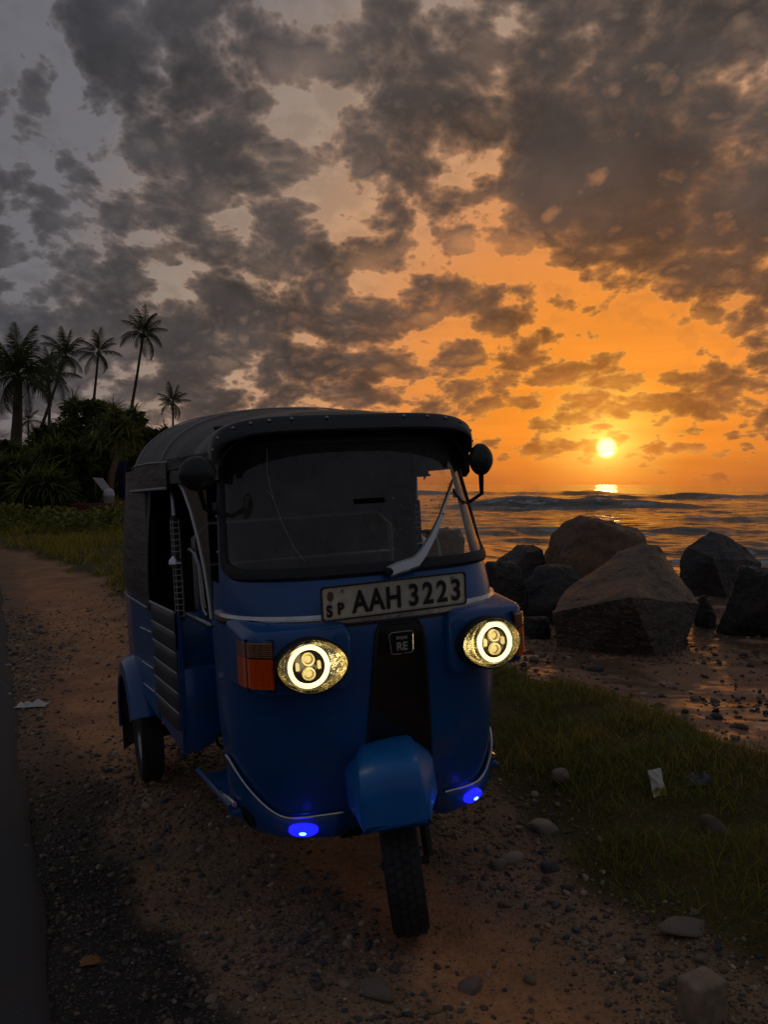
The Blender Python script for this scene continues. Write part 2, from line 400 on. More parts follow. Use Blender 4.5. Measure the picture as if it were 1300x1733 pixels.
def make_road():
    us = axis(-40, 17, .5, 8, .06, 1.08); us = us[us < 16]; n = 24
    rows = []
    for u in us:
        e = float(edge_road(u)) + .035*float(fbm(u*1.1, 1.0, 5, 31))
        vv = e - (np.linspace(0, 1, n)**2)*7
        rows.append(np.stack([np.full(n, u), vv], 1))
    P = np.array(rows); Xx, Yy = uv_xy(P[..., 0], P[..., 1])
    Z = ground_z(Xx, Yy, False) + .022; Z[:, 0] -= .05; Z[:, 1] -= .012
    me = np_mesh('asphalt_road', np.stack([Xx.ravel(), Yy.ravel(), Z.ravel()], 1), grid_faces(len(us), n))
    def fn(t, b):
        co = obj_co(t); v = t.voro(co, 150, 'F1', 1, 0); n = t.noise(co, 3, 5, .6)
        c = t.mix(t.sstep(v, .5, .1), lin((68, 64, 62)), lin((108, 101, 96))); c = t.mix(t.sstep(n, .45, .7)*.5, c, lin((86, 74, 64)))
        t.l.new(c.s, b.inputs['Base Color']); t.l.new(t.bump(t.sstep(v, .5, 0), .8, .006).s, b.inputs['Normal'])
    o = link('asphalt_road', me, mat('asphalt', rough=.8, spec=.3, fn=fn)); prop(o, kind='structure')
make_road()

# ------------------------------------------------------------------ sea
def make_sea():
    rr = [9.0]
    while rr[-1] < 9000: rr.append(rr[-1] + min(.10 + .0024*rr[-1] + .00006*rr[-1]**2, 900))
    rr = np.array(rr); aa = np.linspace(math.radians(-62), math.radians(78), 620)
    Rr, A = np.meshgrid(rr, aa, indexing='ij'); x = Rr*np.sin(A); y = Rr*np.cos(A)
    z = np.zeros_like(x); fade = 1/(1 + (Rr/900)**2)
    rg = np.random.default_rng(5)
    th0 = math.radians(12)                             # the swell runs in from the sun's side
    for lam, amp, spread in [(34, .16, .10), (23, .14, .18), (15, .14, .3), (9.5, .10, .45), (6.3, .085, .55), (4.1, .07, .7), (2.7, .07, .8), (1.7, .042, 1.0), (1.1, .024, 1.2)]:
        for rep in range(3):
            th = th0 + rg.normal()*spread; ph = rg.random()*6.28; kk = 2*PI/lam*rg.uniform(.85, 1.15)
            s = x*math.sin(th) + y*math.cos(th) + 1.6*fbm(x/lam*.35, y/lam*.35, 2, int(rep+lam))*lam*.12
            w = .5 + .5*np.sin(s*kk + ph); w = 1 - np.abs(2*w - 1) if False else w**1.6
            band = .45 + 1.1*vnoise(x/lam*.22, y/lam*.22, int(lam*3+rep))
            z += amp*.26*(w*2 - 1)*band*fade
    # lines of breakers where the water shoals
    foam = np.zeros_like(x)
    u, v = xy_uv(x, y)
    for y0, x0, x1, h, wd, sk in [(88, 8, 34, .95, 3.2, .05), (150, 34, 130, 1.0, 4.2, .02), (215, -20, 60, 1.1, 5, -.03), (62, 22, 70, .5, 2.2, .05), (44, 2, 20, .30, 1.6, .08), (33, 12, 34, .26, 1.2, .06), (27.5, 4, 40, .16, .8, .03)]:
        yc = y0 + sk*(x - x0) + 1.6*wd*.4*fbm(x/(wd*3), x*0+y0, 3, 41)
        d = (y - yc)/wd
        env = sst(x, x0-wd*2, x0+wd*2)*(1 - sst(x, x1-wd*4, x1+wd*2))*(.55 + .7*vnoise(x/(wd*2.2), x*0+y0, 51))
        prof = np.where(d < 0, np.exp(-(d/.42)**2), np.exp(-(d/1.3)**2))
        z += h*prof*env
        br = vnoise(x/(wd*1.2), y/(wd*.6), 61)
        foam = np.maximum(foam, env*np.exp(-((d+.18)/.34)**2)*sst(.55*br + .45*vnoise(x/(wd*.3), y/(wd*.2), 62), .34, .60)*.85)
        foam = np.maximum(foam, env*np.exp(-((d+1.0)/.9)**2)*sst(.6*br+.4*vnoise(x/(wd*.35), y/(wd*.25), 63), .50, .72)*.7)
    # wash along the shore
    sh = edge_sea(u) + 8.0
    foam = np.maximum(foam, np.exp(-((v - sh - .6)/1.9)**2)*sst(.6*vnoise(x*.8, y*1.6, 71) + .4*vnoise(x*2.8, y*5, 72), .46, .62)*.8*(Rr < 60))
    foam = np.maximum(foam, sst(.6*vnoise(x*.22, y*.9, 81)+.4*vnoise(x*.9, y*2.5, 82), .66, .80)*.6*(Rr < 220))
    shal = 1 - sst(v, sh, sh + 8); z = z*(1 - .9*shal*(Rr < 80)) + SEA_Z
    me = np_mesh('sea', np.stack([x.ravel(), y.ravel(), z.ravel()], 1), grid_faces(len(rr), len(aa)), {'foam': foam})
    m = mat('sea_water', base=(.05, .05, .044), rough=.09, spec=.5); t = NT(m.node_tree); b = m.node_tree.nodes['Principled BSDF']
    b.inputs['IOR'].default_value = 1.33
    geo = t.node('ShaderNodeNewGeometry', out=0); co = t.node('ShaderNodeVectorMath', {0: geo, 1: (.42, 1.6, 1.0)}, operation='MULTIPLY')
    h = t.noise(co, 1.1, 5, .5)*1.0 + t.noise(co, 5.5, 3, .5)*.16
    t.l.new(t.bump(h, .42, .15).s, b.inputs['Normal'])
    fo = t.attr('foam', 2); fn = t.noise(co, 2.4, 6, .65); fm = t.sstep(fo + (fn - .5)*1.5, .30, .75)
    fmm = fm*t.sstep(fo, .03, .12)
    c = t.mix(fmm, (.075, .066, .054), (.46, .46, .45)); t.l.new(c.s, b.inputs['Base Color'])
    t.l.new(t.lstep(fmm, 0, 1, .07, .75).s, b.inputs['Roughness'])
    o = link('sea', me, m); prop(o, kind='structure')
make_sea()

# ------------------------------------------------------------------ auto rickshaw
def paint_fn(t, b):
    co = obj_co(t); x, y, z = t.sep(co); n = t.noise(co, 2.2, 5, .6); f = t.noise(co, 16, 6, .7); sc = t.noise(t.node('ShaderNodeVectorMath', {0: co, 1: (6.0, 6.0, 60.0)}, operation='MULTIPLY'), 3.0, 4, .7)
    base = tuple(b.inputs['Base Color'].default_value)[:3]
    m = t.lstep(n, .3, .7, .82, 1.12); c = t.mix(1.0, base, t.node('ShaderNodeCombineColor', (m, m, m)), 'MULTIPLY')
    dust = t.sstep(f + (n - .5)*.5, .46, .78)*t.sstep(z, .85, .28, .10, .62)                # road dust, thickest low down
    c = t.mix(dust, c, lin((104, 86, 68)))
    spk = t.voro(co, 46, 'F1', 1.0, 0); c = t.mix(t.sstep(spk, .075, .03)*t.sstep(t.noise(co, 3.3, 3, .5), .5, .6), c, lin((150, 140, 124)))   # chips and mud spots
    t.l.new(c.s, b.inputs['Base Color'])
    t.l.new((t.lstep(t.noise(co, 5, 5, .6), .3, .7, .24, .44) + dust*.4).s, b.inputs['Roughness'])
    t.l.new(t.bump(sc*.3 + t.noise(co, 3.0, 2, .5)*2.0, .10, .02).s, b.inputs['Normal'])
M_paint = mat('blue_paint', lin((8, 84, 148)), rough=.34, coat=.40, fn=paint_fn)
M_paint_lit = mat('blue_paint_lit', lin((12, 112, 196)), rough=.45, coat=.15, fn=grain(9, .85, 1.1, 0, 0, big=(2.2, .85, 1.1), rough=(5, .36, .55)))  # lighter copy of the body blue: light reflected by the mudguard, put into its colour
M_paint_in = mat('inner_blue_paint', lin((12, 44, 92)), rough=.5, fn=grain(14, .8, 1.1, .1))
M_black = mat('black_gloss', (.006, .006, .007), rough=.16, coat=.4)
M_blackm = mat('black_matt', (.012, .012, .012), rough=.6, fn=grain(40, .7, 1.2, .15))
M_rubber = mat('rubber', (.011, .011, .011), rough=.62, fn=grain(70, .7, 1.3, .2, .001))
M_tyre = mat('tyre_rubber', (.018, .017, .016), rough=.8, fn=grain(30, .7, 1.6, .2, .001, big=(6, .8, 1.8)))
M_chrome = mat('chrome', (.75, .74, .72), rough=.16, metal=1, fn=grain(40, .75, 1.0, .05, .001, rough=(18, .12, .4)))
M_steel = mat('dull_steel', (.36, .36, .36), rough=.38, metal=1, fn=grain(60, .7, 1.1, .1, .001))
M_piping = mat('grey_piping', lin((176, 172, 168)), rough=.6)
M_trim = mat('silver_trim', (.62, .62, .62), rough=.3, metal=.8)
def canvas_fn(t, b):
    co = obj_co(t); n = t.noise(co, 3.2, 5, .6); f = t.noise(co, 240, 2, .5); w = t.noise(t.node('ShaderNodeVectorMath', {0: co, 1: (3.0, 1.0, 5.0)}, operation='MULTIPLY'), 2.6, 4, .55)
    c = t.mix(t.sstep(n, .3, .7), lin((76, 70, 65)), lin((52, 49, 47))); t.l.new(c.s, b.inputs['Base Color'])
    t.l.new(t.bump(f*.25 + w*2.0, .7, .012).s, b.inputs['Normal'])
M_canvas = mat('black_canvas', rough=.48, spec=.4, fn=canvas_fn)
M_vinyl = mat('black_vinyl', (.016, .016, .017), rough=.38, fn=grain(120, .8, 1.2, .15, .001))
M_quilt = mat('grey_vinyl', lin((66, 66, 68)), rough=.45, fn=grain(90, .8, 1.15, .15, .001))
M_seat = mat('dark_seat_vinyl', lin((40, 36, 36)), rough=.5, fn=grain(60, .8, 1.2, .1))
M_amber = mat('amber_lens', lin((206, 86, 18)), rough=.2, coat=.5, spec=.6, emit=lin((214, 70, 10)), estr=.02)
M_clear = mat('clear_ribbed_lens', lin((168, 112, 82)), rough=.2, coat=.5)
M_plate = mat('plate_white', lin((205, 198, 184)), rough=.45, fn=grain(50, .82, 1.05, .1, .001, big=(9, .75, 1.05)))
M_ink = mat('plate_black', (.012, .012, .012), rough=.4)
M_ring = mat('halo_ring', (1, .9, .6), emit=(1.0, .80, .36), estr=2.3)
M_led = mat('headlamp_glow', (.9, .8, .5), rough=.25, emit=(1.0, .72, .25), estr=.22)
M_bowl = mat('reflector', (.80, .74, .55), rough=.14, metal=1, fn=grain(17, .10, 1.35, 1.0, .02))
M_blue = mat('blue_lamp', (.02, .02, .6), emit=(.01, .012, 1.0), estr=1.5)
M_bluec = mat('blue_lamp_core', (.1, .3, 1), emit=(.12, .42, 1.0), estr=6.0)
def glass(name, tint=(.93, .95, .93), rough=.03, dirt=.10, ior=1.5, drops=False, gl=1.0):
    m = bpy.data.materials.new(name); m.use_nodes = True; t = NT(m.node_tree); t.n.clear()
    tr = t.node('ShaderNodeBsdfTransparent', {0: (*tint, 1)}); g = t.node('ShaderNodeBsdfGlossy', {0: (1, 1, 1, 1), 1: rough})
    d = t.node('ShaderNodeBsdfDiffuse', {0: (.34, .30, .25, 1)}); fr = t.node('ShaderNodeFresnel', {0: ior})
    a = t.n.new('ShaderNodeMixShader'); t.put(a.inputs[0], fr*gl); t.l.new(tr.s, a.inputs[1]); t.l.new(g.s, a.inputs[2])
    co = obj_co(t); n = t.noise(co, 5, 6, .65); sp = t.voro(co, 55, 'F1', 1, 0)
    st = t.noise(t.node('ShaderNodeVectorMath', {0: co, 1: (9.0, 9.0, .9)}, operation='MULTIPLY'), 2.0, 4, .6); f = t.lstep(n*.6 + st*.4, .36, .68, dirt*.25, dirt)
    b = t.n.new('ShaderNodeMixShader'); t.put(b.inputs[0], f); t.l.new(a.outputs[0], b.inputs[1]); t.l.new(d.s, b.inputs[2])
    o = t.n.new('ShaderNodeOutputMaterial'); t.l.new(b.outputs[0], o.inputs[0]); return m
M_glass = glass('windscreen_glass', (.86, .85, .80), .02, .20, 1.5)
M_lens = glass('lamp_glass', (.97, .97, .95), .02, .02, 1.4)
M_film = glass('clear_plastic_film', (.45, .45, .45), .12, .30, 1.5)
M_drop = mat('water_drops', (.9, .9, .9), rough=.03, spec=.8, Transmission_Weight=1.0, IOR=1.33)

veh = empty('auto_rickshaw')
veh.matrix_world = Matrix(((.92553, -.37495, -.05304, .08563), (.37537, .92687, -.00211, 2.71573), (.04995, -.01796, .99859, 0), (0, 0, 0, 1)))
prop(veh, 'blue three-wheeled auto rickshaw with lit round headlights parked on the gravel verge', 'auto rickshaw')

# front shell: half width w, nose y n, side y c at each height
LEV = np.array([(.28, .405, .125, .36), (.36, .430, .085, .35), (.46, .450, .050, .345), (.62, .462, .012, .34), (.80, .466, -.015, .335), (.90, .468, -.028, .33), (.99, .468, -.022, .335), (1.06, .466, .010, .345), (1.12, .462, .048, .36), (1.30, .448, .155, .405), (1.45, .434, .245, .445), (1.58, .415, .315, .48)])
def lev(z): return [float(np.interp(z, LEV[:, 0], LEV[:, k])) for k in (1, 2, 3)]
def lev_s(z):
    a = np.array([lev(z+d) for d in (-.035, -.017, 0, .017, .035)]); return a.mean(0)
Y_END = .50
def SF(s, z, off=0.0):
    """point of the front shell: s -1..1 round the nose, beyond that straight back along the side"""
    def raw(s, z):
        w, n, c = lev_s(z); a = min(abs(s), 1)*PI/2; sg = 1 if s >= 0 else -1
        x = w*abs(math.sin(a))**.72; y = c - (c-n)*math.cos(a)**1.0
        if abs(s) > 1: y = c + (abs(s)-1)/.2*(Y_END - c)
        return Vector((sg*x, y, z))
    p = raw(s, z)
    if off:
        e = 1e-3; ds = raw(s+e, z) - raw(s-e, z); dz = raw(s, z+e) - raw(s, z-e)
        nrm = dz.cross(ds).normalized()
        if nrm.y > 0 and abs(s) < .98: nrm = -nrm
        if abs(s) >= .98: nrm = Vector((1 if s > 0 else -1, 0, 0))
        p = p + nrm*off
    return p
def s_at(x, z):
    w = lev_s(z)[0]; r = min(abs(x)/w, 1.0)
    return math.copysign(math.asin(r**(1/.72))/(PI/2), x)
def SX(x, z, off=0.0): return SF(s_at(x, z), z, off)

def grid_mb(P, mb=None, closed=False):
    mb = mb or MB(); mb.rings(P, closed=closed, caps=False); return mb

SS = np.concatenate([np.linspace(-1.2, -1.0, 4)[:-1], np.sign(np.linspace(-1, 1, 61))*np.abs(np.linspace(-1, 1, 61))**1.0, np.linspace(1.0, 1.2, 4)[1:]])
def apron_edge(s):      # lower rim of the shell: lifts towards the sides and opens over the wheel
    a = abs(s); return .30 + .03*a**2
# lower shell
rows = []
for z in np.linspace(0, 1, 34):
    rows.append([SF(s, apron_edge(s) + (1.085-apron_edge(s))*z) for s in SS])
body = grid_mb(rows).build('front_shell', M_paint, veh, solid=.006)
# upper shell round the windscreen: a ring between its rim and a rounded rectangle
Z0, Z1 = 1.085, 1.575
WZ0, WZ1 = 1.118, 1.532
def ws_loop(n, grow=0.0):
    pts = rrect(2.0, 2.0, .24, n); out = []
    for a, b in pts:
        sw = .852 + grow; z = (WZ0+WZ1)/2 + b*((WZ1-WZ0)/2 + grow*.25)
        out.append((a*sw, z))
    return out
def ring_outer(n):
    out = []
    for a, b in rrect(2.0, 2.0, .02, n): out.append((a*1.0, Z0 + (b+1)/2*(Z1-Z0)))
    return out
NL = 14
def dens_loop(lp, k=6):
    out = []
    for i in range(len(lp)):
        a, b = lp[i], lp[(i+1) % len(lp)]
        d = math.hypot(a[0]-b[0], (a[1]-b[1])*2)
        m = max(1, int(d/.05)) if d > .3 else 1
        m = 40 if d > 1.0 else m
        for j in range(m): out.append((a[0]+(b[0]-a[0])*j/m, a[1]+(b[1]-a[1])*j/m))
    return out
def match(n):
    a = ws_loop(n); b = ring_outer(n); A = []; Bq = []
    for i in range(len(a)):
        a1, a2 = a[i], a[(i+1) % len(a)]; b1, b2 = b[i], b[(i+1) % len(b)]
        m = 40 if (i+1) % (n+1) == 0 else 1
        for j in range(m):
            f = j/m; A.append((a1[0]+(a2[0]-a1[0])*f, a1[1]+(a2[1]-a1[1])*f)); Bq.append((b1[0]+(b2[0]-b1[0])*f, b1[1]+(b2[1]-b1[1])*f))
    return A, Bq
inner, outer = match(NL)
rings = []
for f in np.linspace(0, 1, 6): rings.append([SF(o[0]+(i[0]-o[0])*f, o[1]+(i[1]-o[1])*f) for i, o in zip(inner, outer)])
grid_mb(rings, closed=True).build('windscreen_frame', M_paint, veh, solid=.008)
# rubber seal
prof = [(-.030, .004), (-.022, .013), (.0, .016), (.022, .012), (.028, .002)]
seal_rings = []
ctr = (0, (WZ0+WZ1)/2)
for d, o in prof:
    seal_rings.append([SF(i[0] + math.copysign(min(abs(i[0]), .852), i[0])*-d*1.5, i[1] - (i[1]-ctr[1])/.2*d*.62, o) for i in inner])
grid_mb(seal_rings, closed=True).build('windscreen_seal', M_rubber, veh)
# glass
gr = [[SF(ctr[0] + (i[0]-ctr[0])*f, ctr[1] + (i[1]-ctr[1])*f, .003) for i in inner] for f in (1.0, .9, .7, .45, .2, .04)]
grid_mb(gr, closed=True).build('windscreen', M_glass, veh)
# rain drops on the glass
mb = MB()
for k in range(230):
    s = random.uniform(-.8, .85)*random.uniform(.5, 1) + (.28 if random.random() < .5 else 0); z = random.uniform(WZ0+.03, WZ1-.04)
    if abs(s) > .84: continue
    p = SF(s, z, .005); q = SF(s, z, .012); n = (q-p).normalized(); r = random.uniform(.0012, .0034)
    a = n.orthogonal().normalized(); b = n.cross(a)
    rg = [[p + (a*math.cos(t)+b*math.sin(t))*r*c + n*r*h for t in np.linspace(0, 2*PI, 7)[:-1]] for c, h in ((1, 0), (.75, .4), (.15, .62))]
    mb.rings(rg, caps=False)
o = mb.build('rain_drops', M_drop, veh); prop(o, kind='stuff')
# cracks and scratches in the glass
mb = MB()
for path in ([(-.40, 1.51), (-.415, 1.43), (-.40, 1.36), (-.37, 1.28), (-.32, 1.19), (-.28, 1.15)], [(-.43, 1.375), (-.405, 1.355), (-.398, 1.345)]):
    mb.tube([SF(s, z, .006) for s, z in path], .0013, 5)
mb.build('glass_crack', mat('crack_line', lin((150, 130, 105)), rough=.6), veh)

# belt moulding: twin chrome strips round the shell
ss = np.linspace(-1.06, 1.06, 80)
mb = MB(); mb.rings([[SF(s, .984+dz, o) for dz, o in ((-.013, .0), (-.013, .010), (-.002, .013), (-.001, .006), (.001, .006), (.002, .013), (.013, .010), (.013, .0))] for s in ss])
mb.build('belt_moulding', M_chrome, veh)
mb = MB(); mb.rings([[SF(s, .963+dz, o) for dz, o in ((-.004, 0), (-.003, .005), (.003, .005), (.004, 0))] for s in ss]); mb.build('belt_seal', M_rubber, veh)

# number plate with its writing
PC = Vector((-.015, -.050, 1.040)); PW, PH = .468, .098
plate = MB().prism(rrect(PW, PH, .010, 4), lambda p: (p[0], .004, p[1]), lambda p: (p[0], -.001, p[1])).build('number_plate', M_plate, veh)
plate.location = PC; plate.rotation_euler = (math.radians(3), math.radians(-.9), 0)
fr = [[(a*(1+e), y, b*(1+e*PW/PH*1.0)) for a, b in rrect(PW, PH, .010, 4)] for e, y in ((.010, .004), (.010, -.005), (-.006, -.005), (-.010, -.0005))]
MB().rings(fr, closed=True, caps=False).build('plate_border', M_blackm, plate)
def text_mesh(name, body, size, pos, parent, m, sx=1.0, off=0.0, ext=.0012, rot=(PI/2, 0, 0), sp=1.0, align='LEFT'):
    cu = bpy.data.curves.new(name, 'FONT'); cu.body = body; cu.size = size; cu.extrude = ext; cu.offset = off; cu.space_character = sp; cu.align_x = align
    ob = bpy.data.objects.new(name, cu); COL.objects.link(ob)
    me = bpy.data.meshes.new_from_object(ob.evaluated_get(bpy.context.evaluated_depsgraph_get())); me.name = name
    bpy.data.objects.remove(ob); bpy.data.curves.remove(cu)
    o = link(name, me, m, parent, smooth=False); o.location = pos; o.rotation_euler = rot; o.scale = (sx, 1, 1); return o
x = -.140
for ch in 'AAH':
    text_mesh('plate_letter', ch, .092, (x, -.003, -.033), plate, M_ink, .80, .0022); x += .0525
x = .040
for ch in '3223':
    text_mesh('plate_numeral', ch, .092, (x, -.003, -.033), plate, M_ink, .80, .0022); x += .0475
text_mesh('plate_letter', 'S', .048, (-.222, -.003, -.037), plate, M_ink, .85, .0016)
text_mesh('plate_letter', 'P', .048, (-.188, -.003, -.033), plate, M_ink, .85, .0016)
cr = MB().lathe([(.0, -.0022), (.008, -.0022), (.012, -.0016), (.013, 0)], axis='y', n=20).build('plate_crest', mat('crest_brown', lin((92, 70, 56)), rough=.6), plate); cr.location = (-.207, -.001, .022); cr.scale = (.8, 1, 1.2)
for xx in (-.17, .19):
    b = MB().lathe([(0, -.004), (.004, -.004), (.0055, -.001), (.0055, 0)], axis='y', n=12).build('plate_screw', M_steel, plate); b.location = (xx, -.001, .034)

# black centre strip and its badge
rows = []
for i, z in enumerate(np.linspace(.44, .952, 16)):
    hw = np.interp(z, [.44, .60, .90, .935, .952], [.118, .104, .080, .075, .062])
    rows.append([SX(x, z, .006 if abs(x) < hw*.98 else .001) for x in np.concatenate([[-hw], np.linspace(-hw*.97, hw*.97, 13), [hw]])])
grid_mb(rows).build('nose_panel', M_black, veh)
path = []
for z in np.linspace(.44, .935, 14): path.append(SX(-np.interp(z, [.44, .60, .90, .935], [.118, .104, .080, .073]), z, .004))
for x in np.linspace(-.062, .062, 7): path.append(SX(x, .955, .004))
for z in np.linspace(.935, .44, 14): path.append(SX(np.interp(z, [.44, .60, .90, .935], [.118, .104, .080, .073]), z, .004))
MB().tube(path, .0055, 8).build('nose_panel_rim', M_rubber, veh)
badge = empty('badge', SX(.002, .896, .010), veh)
lp = rrect(.076, .066, .010, 5); sh = lambda p, e: (p[0]*(1+e)*(1+.08*p[1]/.066), p[1]*(1+e))
MB().prism([sh(p, 0) for p in lp], lambda p: (p[0], 0.006, p[1]), lambda p: (p[0], -.001, p[1])).build('badge_plate', M_black, badge)
MB().tube([(q[0], -.002, q[1]) for q in [sh(p, 0) for p in lp + [lp[0]]]], .0017, 6, caps=False).build('badge_rim', M_chrome, badge)
text_mesh('badge_letters', 'RE', .034, (0, -.002, -.022), badge, M_trim, 1.0, .0008, align='CENTER')
text_mesh('badge_letters', 'BAJAJ', .012, (0, -.002, .012), badge, M_trim, 1.25, .0003, align='CENTER')

# headlamp housings
LED_PARTS = ('led_unit', 'halo_ring', 'led_unit_rim', 'projector_lens', 'projector_rim', 'projector_bulb', 'side_emitter')
def lamp_side(sg):
    X = lambda x: sg*x
    # housing: swollen box, outer corner wraps round
    def hpt(a, d):      # a: 2D point on the face (x outwards, z); d depth 0 front .. 1 at the shell
        x, z = a; yf = -.036 + .11*max(0, (x-.36)/.13)**2 - .006*max(0, (.3-x)/.1)
        yb = .24 if x > .40 else SX(min(x, .455), z).y + .03
        return Vector((X(x), yf + (yb - yf)*d, z))
    face = [(.315 + p[0]*1.0, .872 + p[1]) for p in rrect(.300, .186, .034, 5)]
    def shear(p, e): return (.33 + (p[0]-.33)*(1+e*.6), .872 + (p[1]-.872)*(1+e))
    rg = []
    for e, d in ((-.75, 0.0), (-.3, 0.0), (-.09, 0.0), (-.02, .03), (.015, .10), (.05, .4), (.09, .85), (.10, 1.0)):
        rg.append([hpt(shear(p, e), d) + (Vector((0, 0, .022*d)) if p[1] > .872 else Vector()) for p in face])
    mb = MB(); mb.rings(rg, caps=False); hs = mb.build('headlamp_housing', M_paint, veh)
    # lens assembly
    hl = empty('headlight', (X(.300), -.066, .866), veh); hl.rotation_euler = (math.radians(-2), 0, X(math.radians(3)))
    C = X(-.000)
    el = [( X(-.008) + .103*math.cos(a), .075*math.sin(a)) for a in np.linspace(0, 2*PI, 49)[:-1]]
    el = [(x*1.0, z*(1 - .12*(abs(x)/.106)**2)) for x, z in el]
    MB().rings([[(x*e, y, z*e) for x, z in el] for e, y in ((1.06, .012), (1.06, -.004), (1.0, -.006), (.97, .002), (.9, .014), (.55, .022), (.1, .024))], caps=False).build('reflector_bowl', M_bowl, hl)
    MB().rings([[(x*e, y, z*e) for x, z in el] for e, y in ((1.10, .034), (1.085, -.004), (1.02, -.010), (1.0, -.006))], caps=False).build('headlight_bezel', M_blackm, hl)
    MB().rings([[(x*e, y, z*e) for x, z in el] for e, y in ((1.01, -.007), (.9, -.020), (.7, -.030), (.4, -.038), (.05, -.041))], caps=False).build('headlight_lens', M_lens, hl)
    # round led unit
    MB().lathe([(.0, .010), (.050, .010), (.056, .0)], axis='y', n=40).build('led_unit', M_black, hl)
    MB().lathe([(.057, .006), (.057, -.008), (.0605, -.013), (.067, -.0125), (.0705, -.007), (.0705, .012)], axis='y', n=48).build('halo_ring', M_ring, hl)
    MB().lathe([(.0705, .012), (.072, -.004), (.0775, -.004), (.078, .014)], axis='y', n=48).build('led_unit_rim', M_chrome, hl)
    for zz in (.024, -.024):
        o = MB().lathe([(.0, -.008), (.008, -.0065), (.0145, -.001), (.0165, .004)], axis='y', n=24).build('projector_lens', M_lens, hl); o.location = (0, -.002, zz)
        o = MB().lathe([(.0155, .004), (.0165, -.006), (.0205, -.006), (.0225, .008)], axis='y', n=24).build('projector_rim', M_led, hl); o.location = (0, -.002, zz)
        o = MB().lathe([(.0, .006), (.014, .004)], axis='y', n=16).build('projector_bulb', M_led, hl); o.location = (0, .0, zz)
    for xx in (-.037, .037):
        o = MB().prism([(x, z) for x, z in rrect(.012, .030, .005, 3)], lambda p: (p[0], .006, p[1]), lambda p: (p[0]*.8, -.003, p[1]*.85)).build('side_emitter', M_led, hl); o.location = (xx, 0, .002)
    # light thrown by the lamp itself
    ld = bpy.data.lights.new('headlight_glow', 'POINT'); ld.energy = .16; ld.color = (1, .80, .42); ld.shadow_soft_size = .03
    lo = bpy.data.objects.new('headlight_glow', ld); COL.objects.link(lo); lo.parent = hl; lo.location = (0, -.055, 0)
    for o in hl.children:
        if o.name.split('.')[0] in LED_PARTS: o.scale = (.87, 1, .87); o.location = (X(.004) + o.location.x*.87, o.location.y, o.location.z*.87)
    li = bpy.data.lights.new('reflector_light', 'POINT'); li.energy = .016; li.color = (1, .80, .40); li.shadow_soft_size = .008
    lj = bpy.data.objects.new('reflector_light', li); COL.objects.link(lj); lj.parent = hl; lj.location = (X(-.070), -.010, .0)
    # turn signal on the outer corner
    ind = empty('indicator', (0, 0, 0), veh)
    def ipt(x, z, o):
        yf = -.036 + .11*max(0, (x-.36)/.13)**2
        return Vector((X(x), yf - o, z))
    xs = np.linspace(.400, .458, 9)
    for nm, z0, z1, m in (('amber_lens', .805, .895, M_amber), ('clear_lens', .8965, .940, M_clear)):
        nz = int((z1-z0)/.0055); rr_ = []
        for i in range(nz*3+1):
            z = z0 + (z1-z0)*i/(nz*3); o = .012 + .0034*(1 if i % 3 else -1)
            if i in (0, nz*3): o = .0
            zz = [z + .006*((x-.402)/.08)*0 for x in xs]
            rr_.append([ipt(xs[0], z, 0)] + [ipt(x, z, o + .003*math.sin((x-.402)*420)) for x in xs] + [Vector((X(.468), .055, z)), Vector((X(.470), .12, z))])
        MB().rings(rr_, closed=False, caps=False).build(nm, m, ind, smooth=True, angle=25)
    MB().rings([[ipt(.3955+a, .796+b, o) for a, b in ((0, 0), (.068, 0), (.068, .152), (0, .152))] for o in (-.01, .004)], caps=False).build('indicator_frame', M_blackm, ind)
    MB().tube([ipt(x, .8957, .0115) for x in xs], .0022, 6).build('lens_joint', M_blackm, ind)
for sg in (-1, 1): lamp_side(sg)

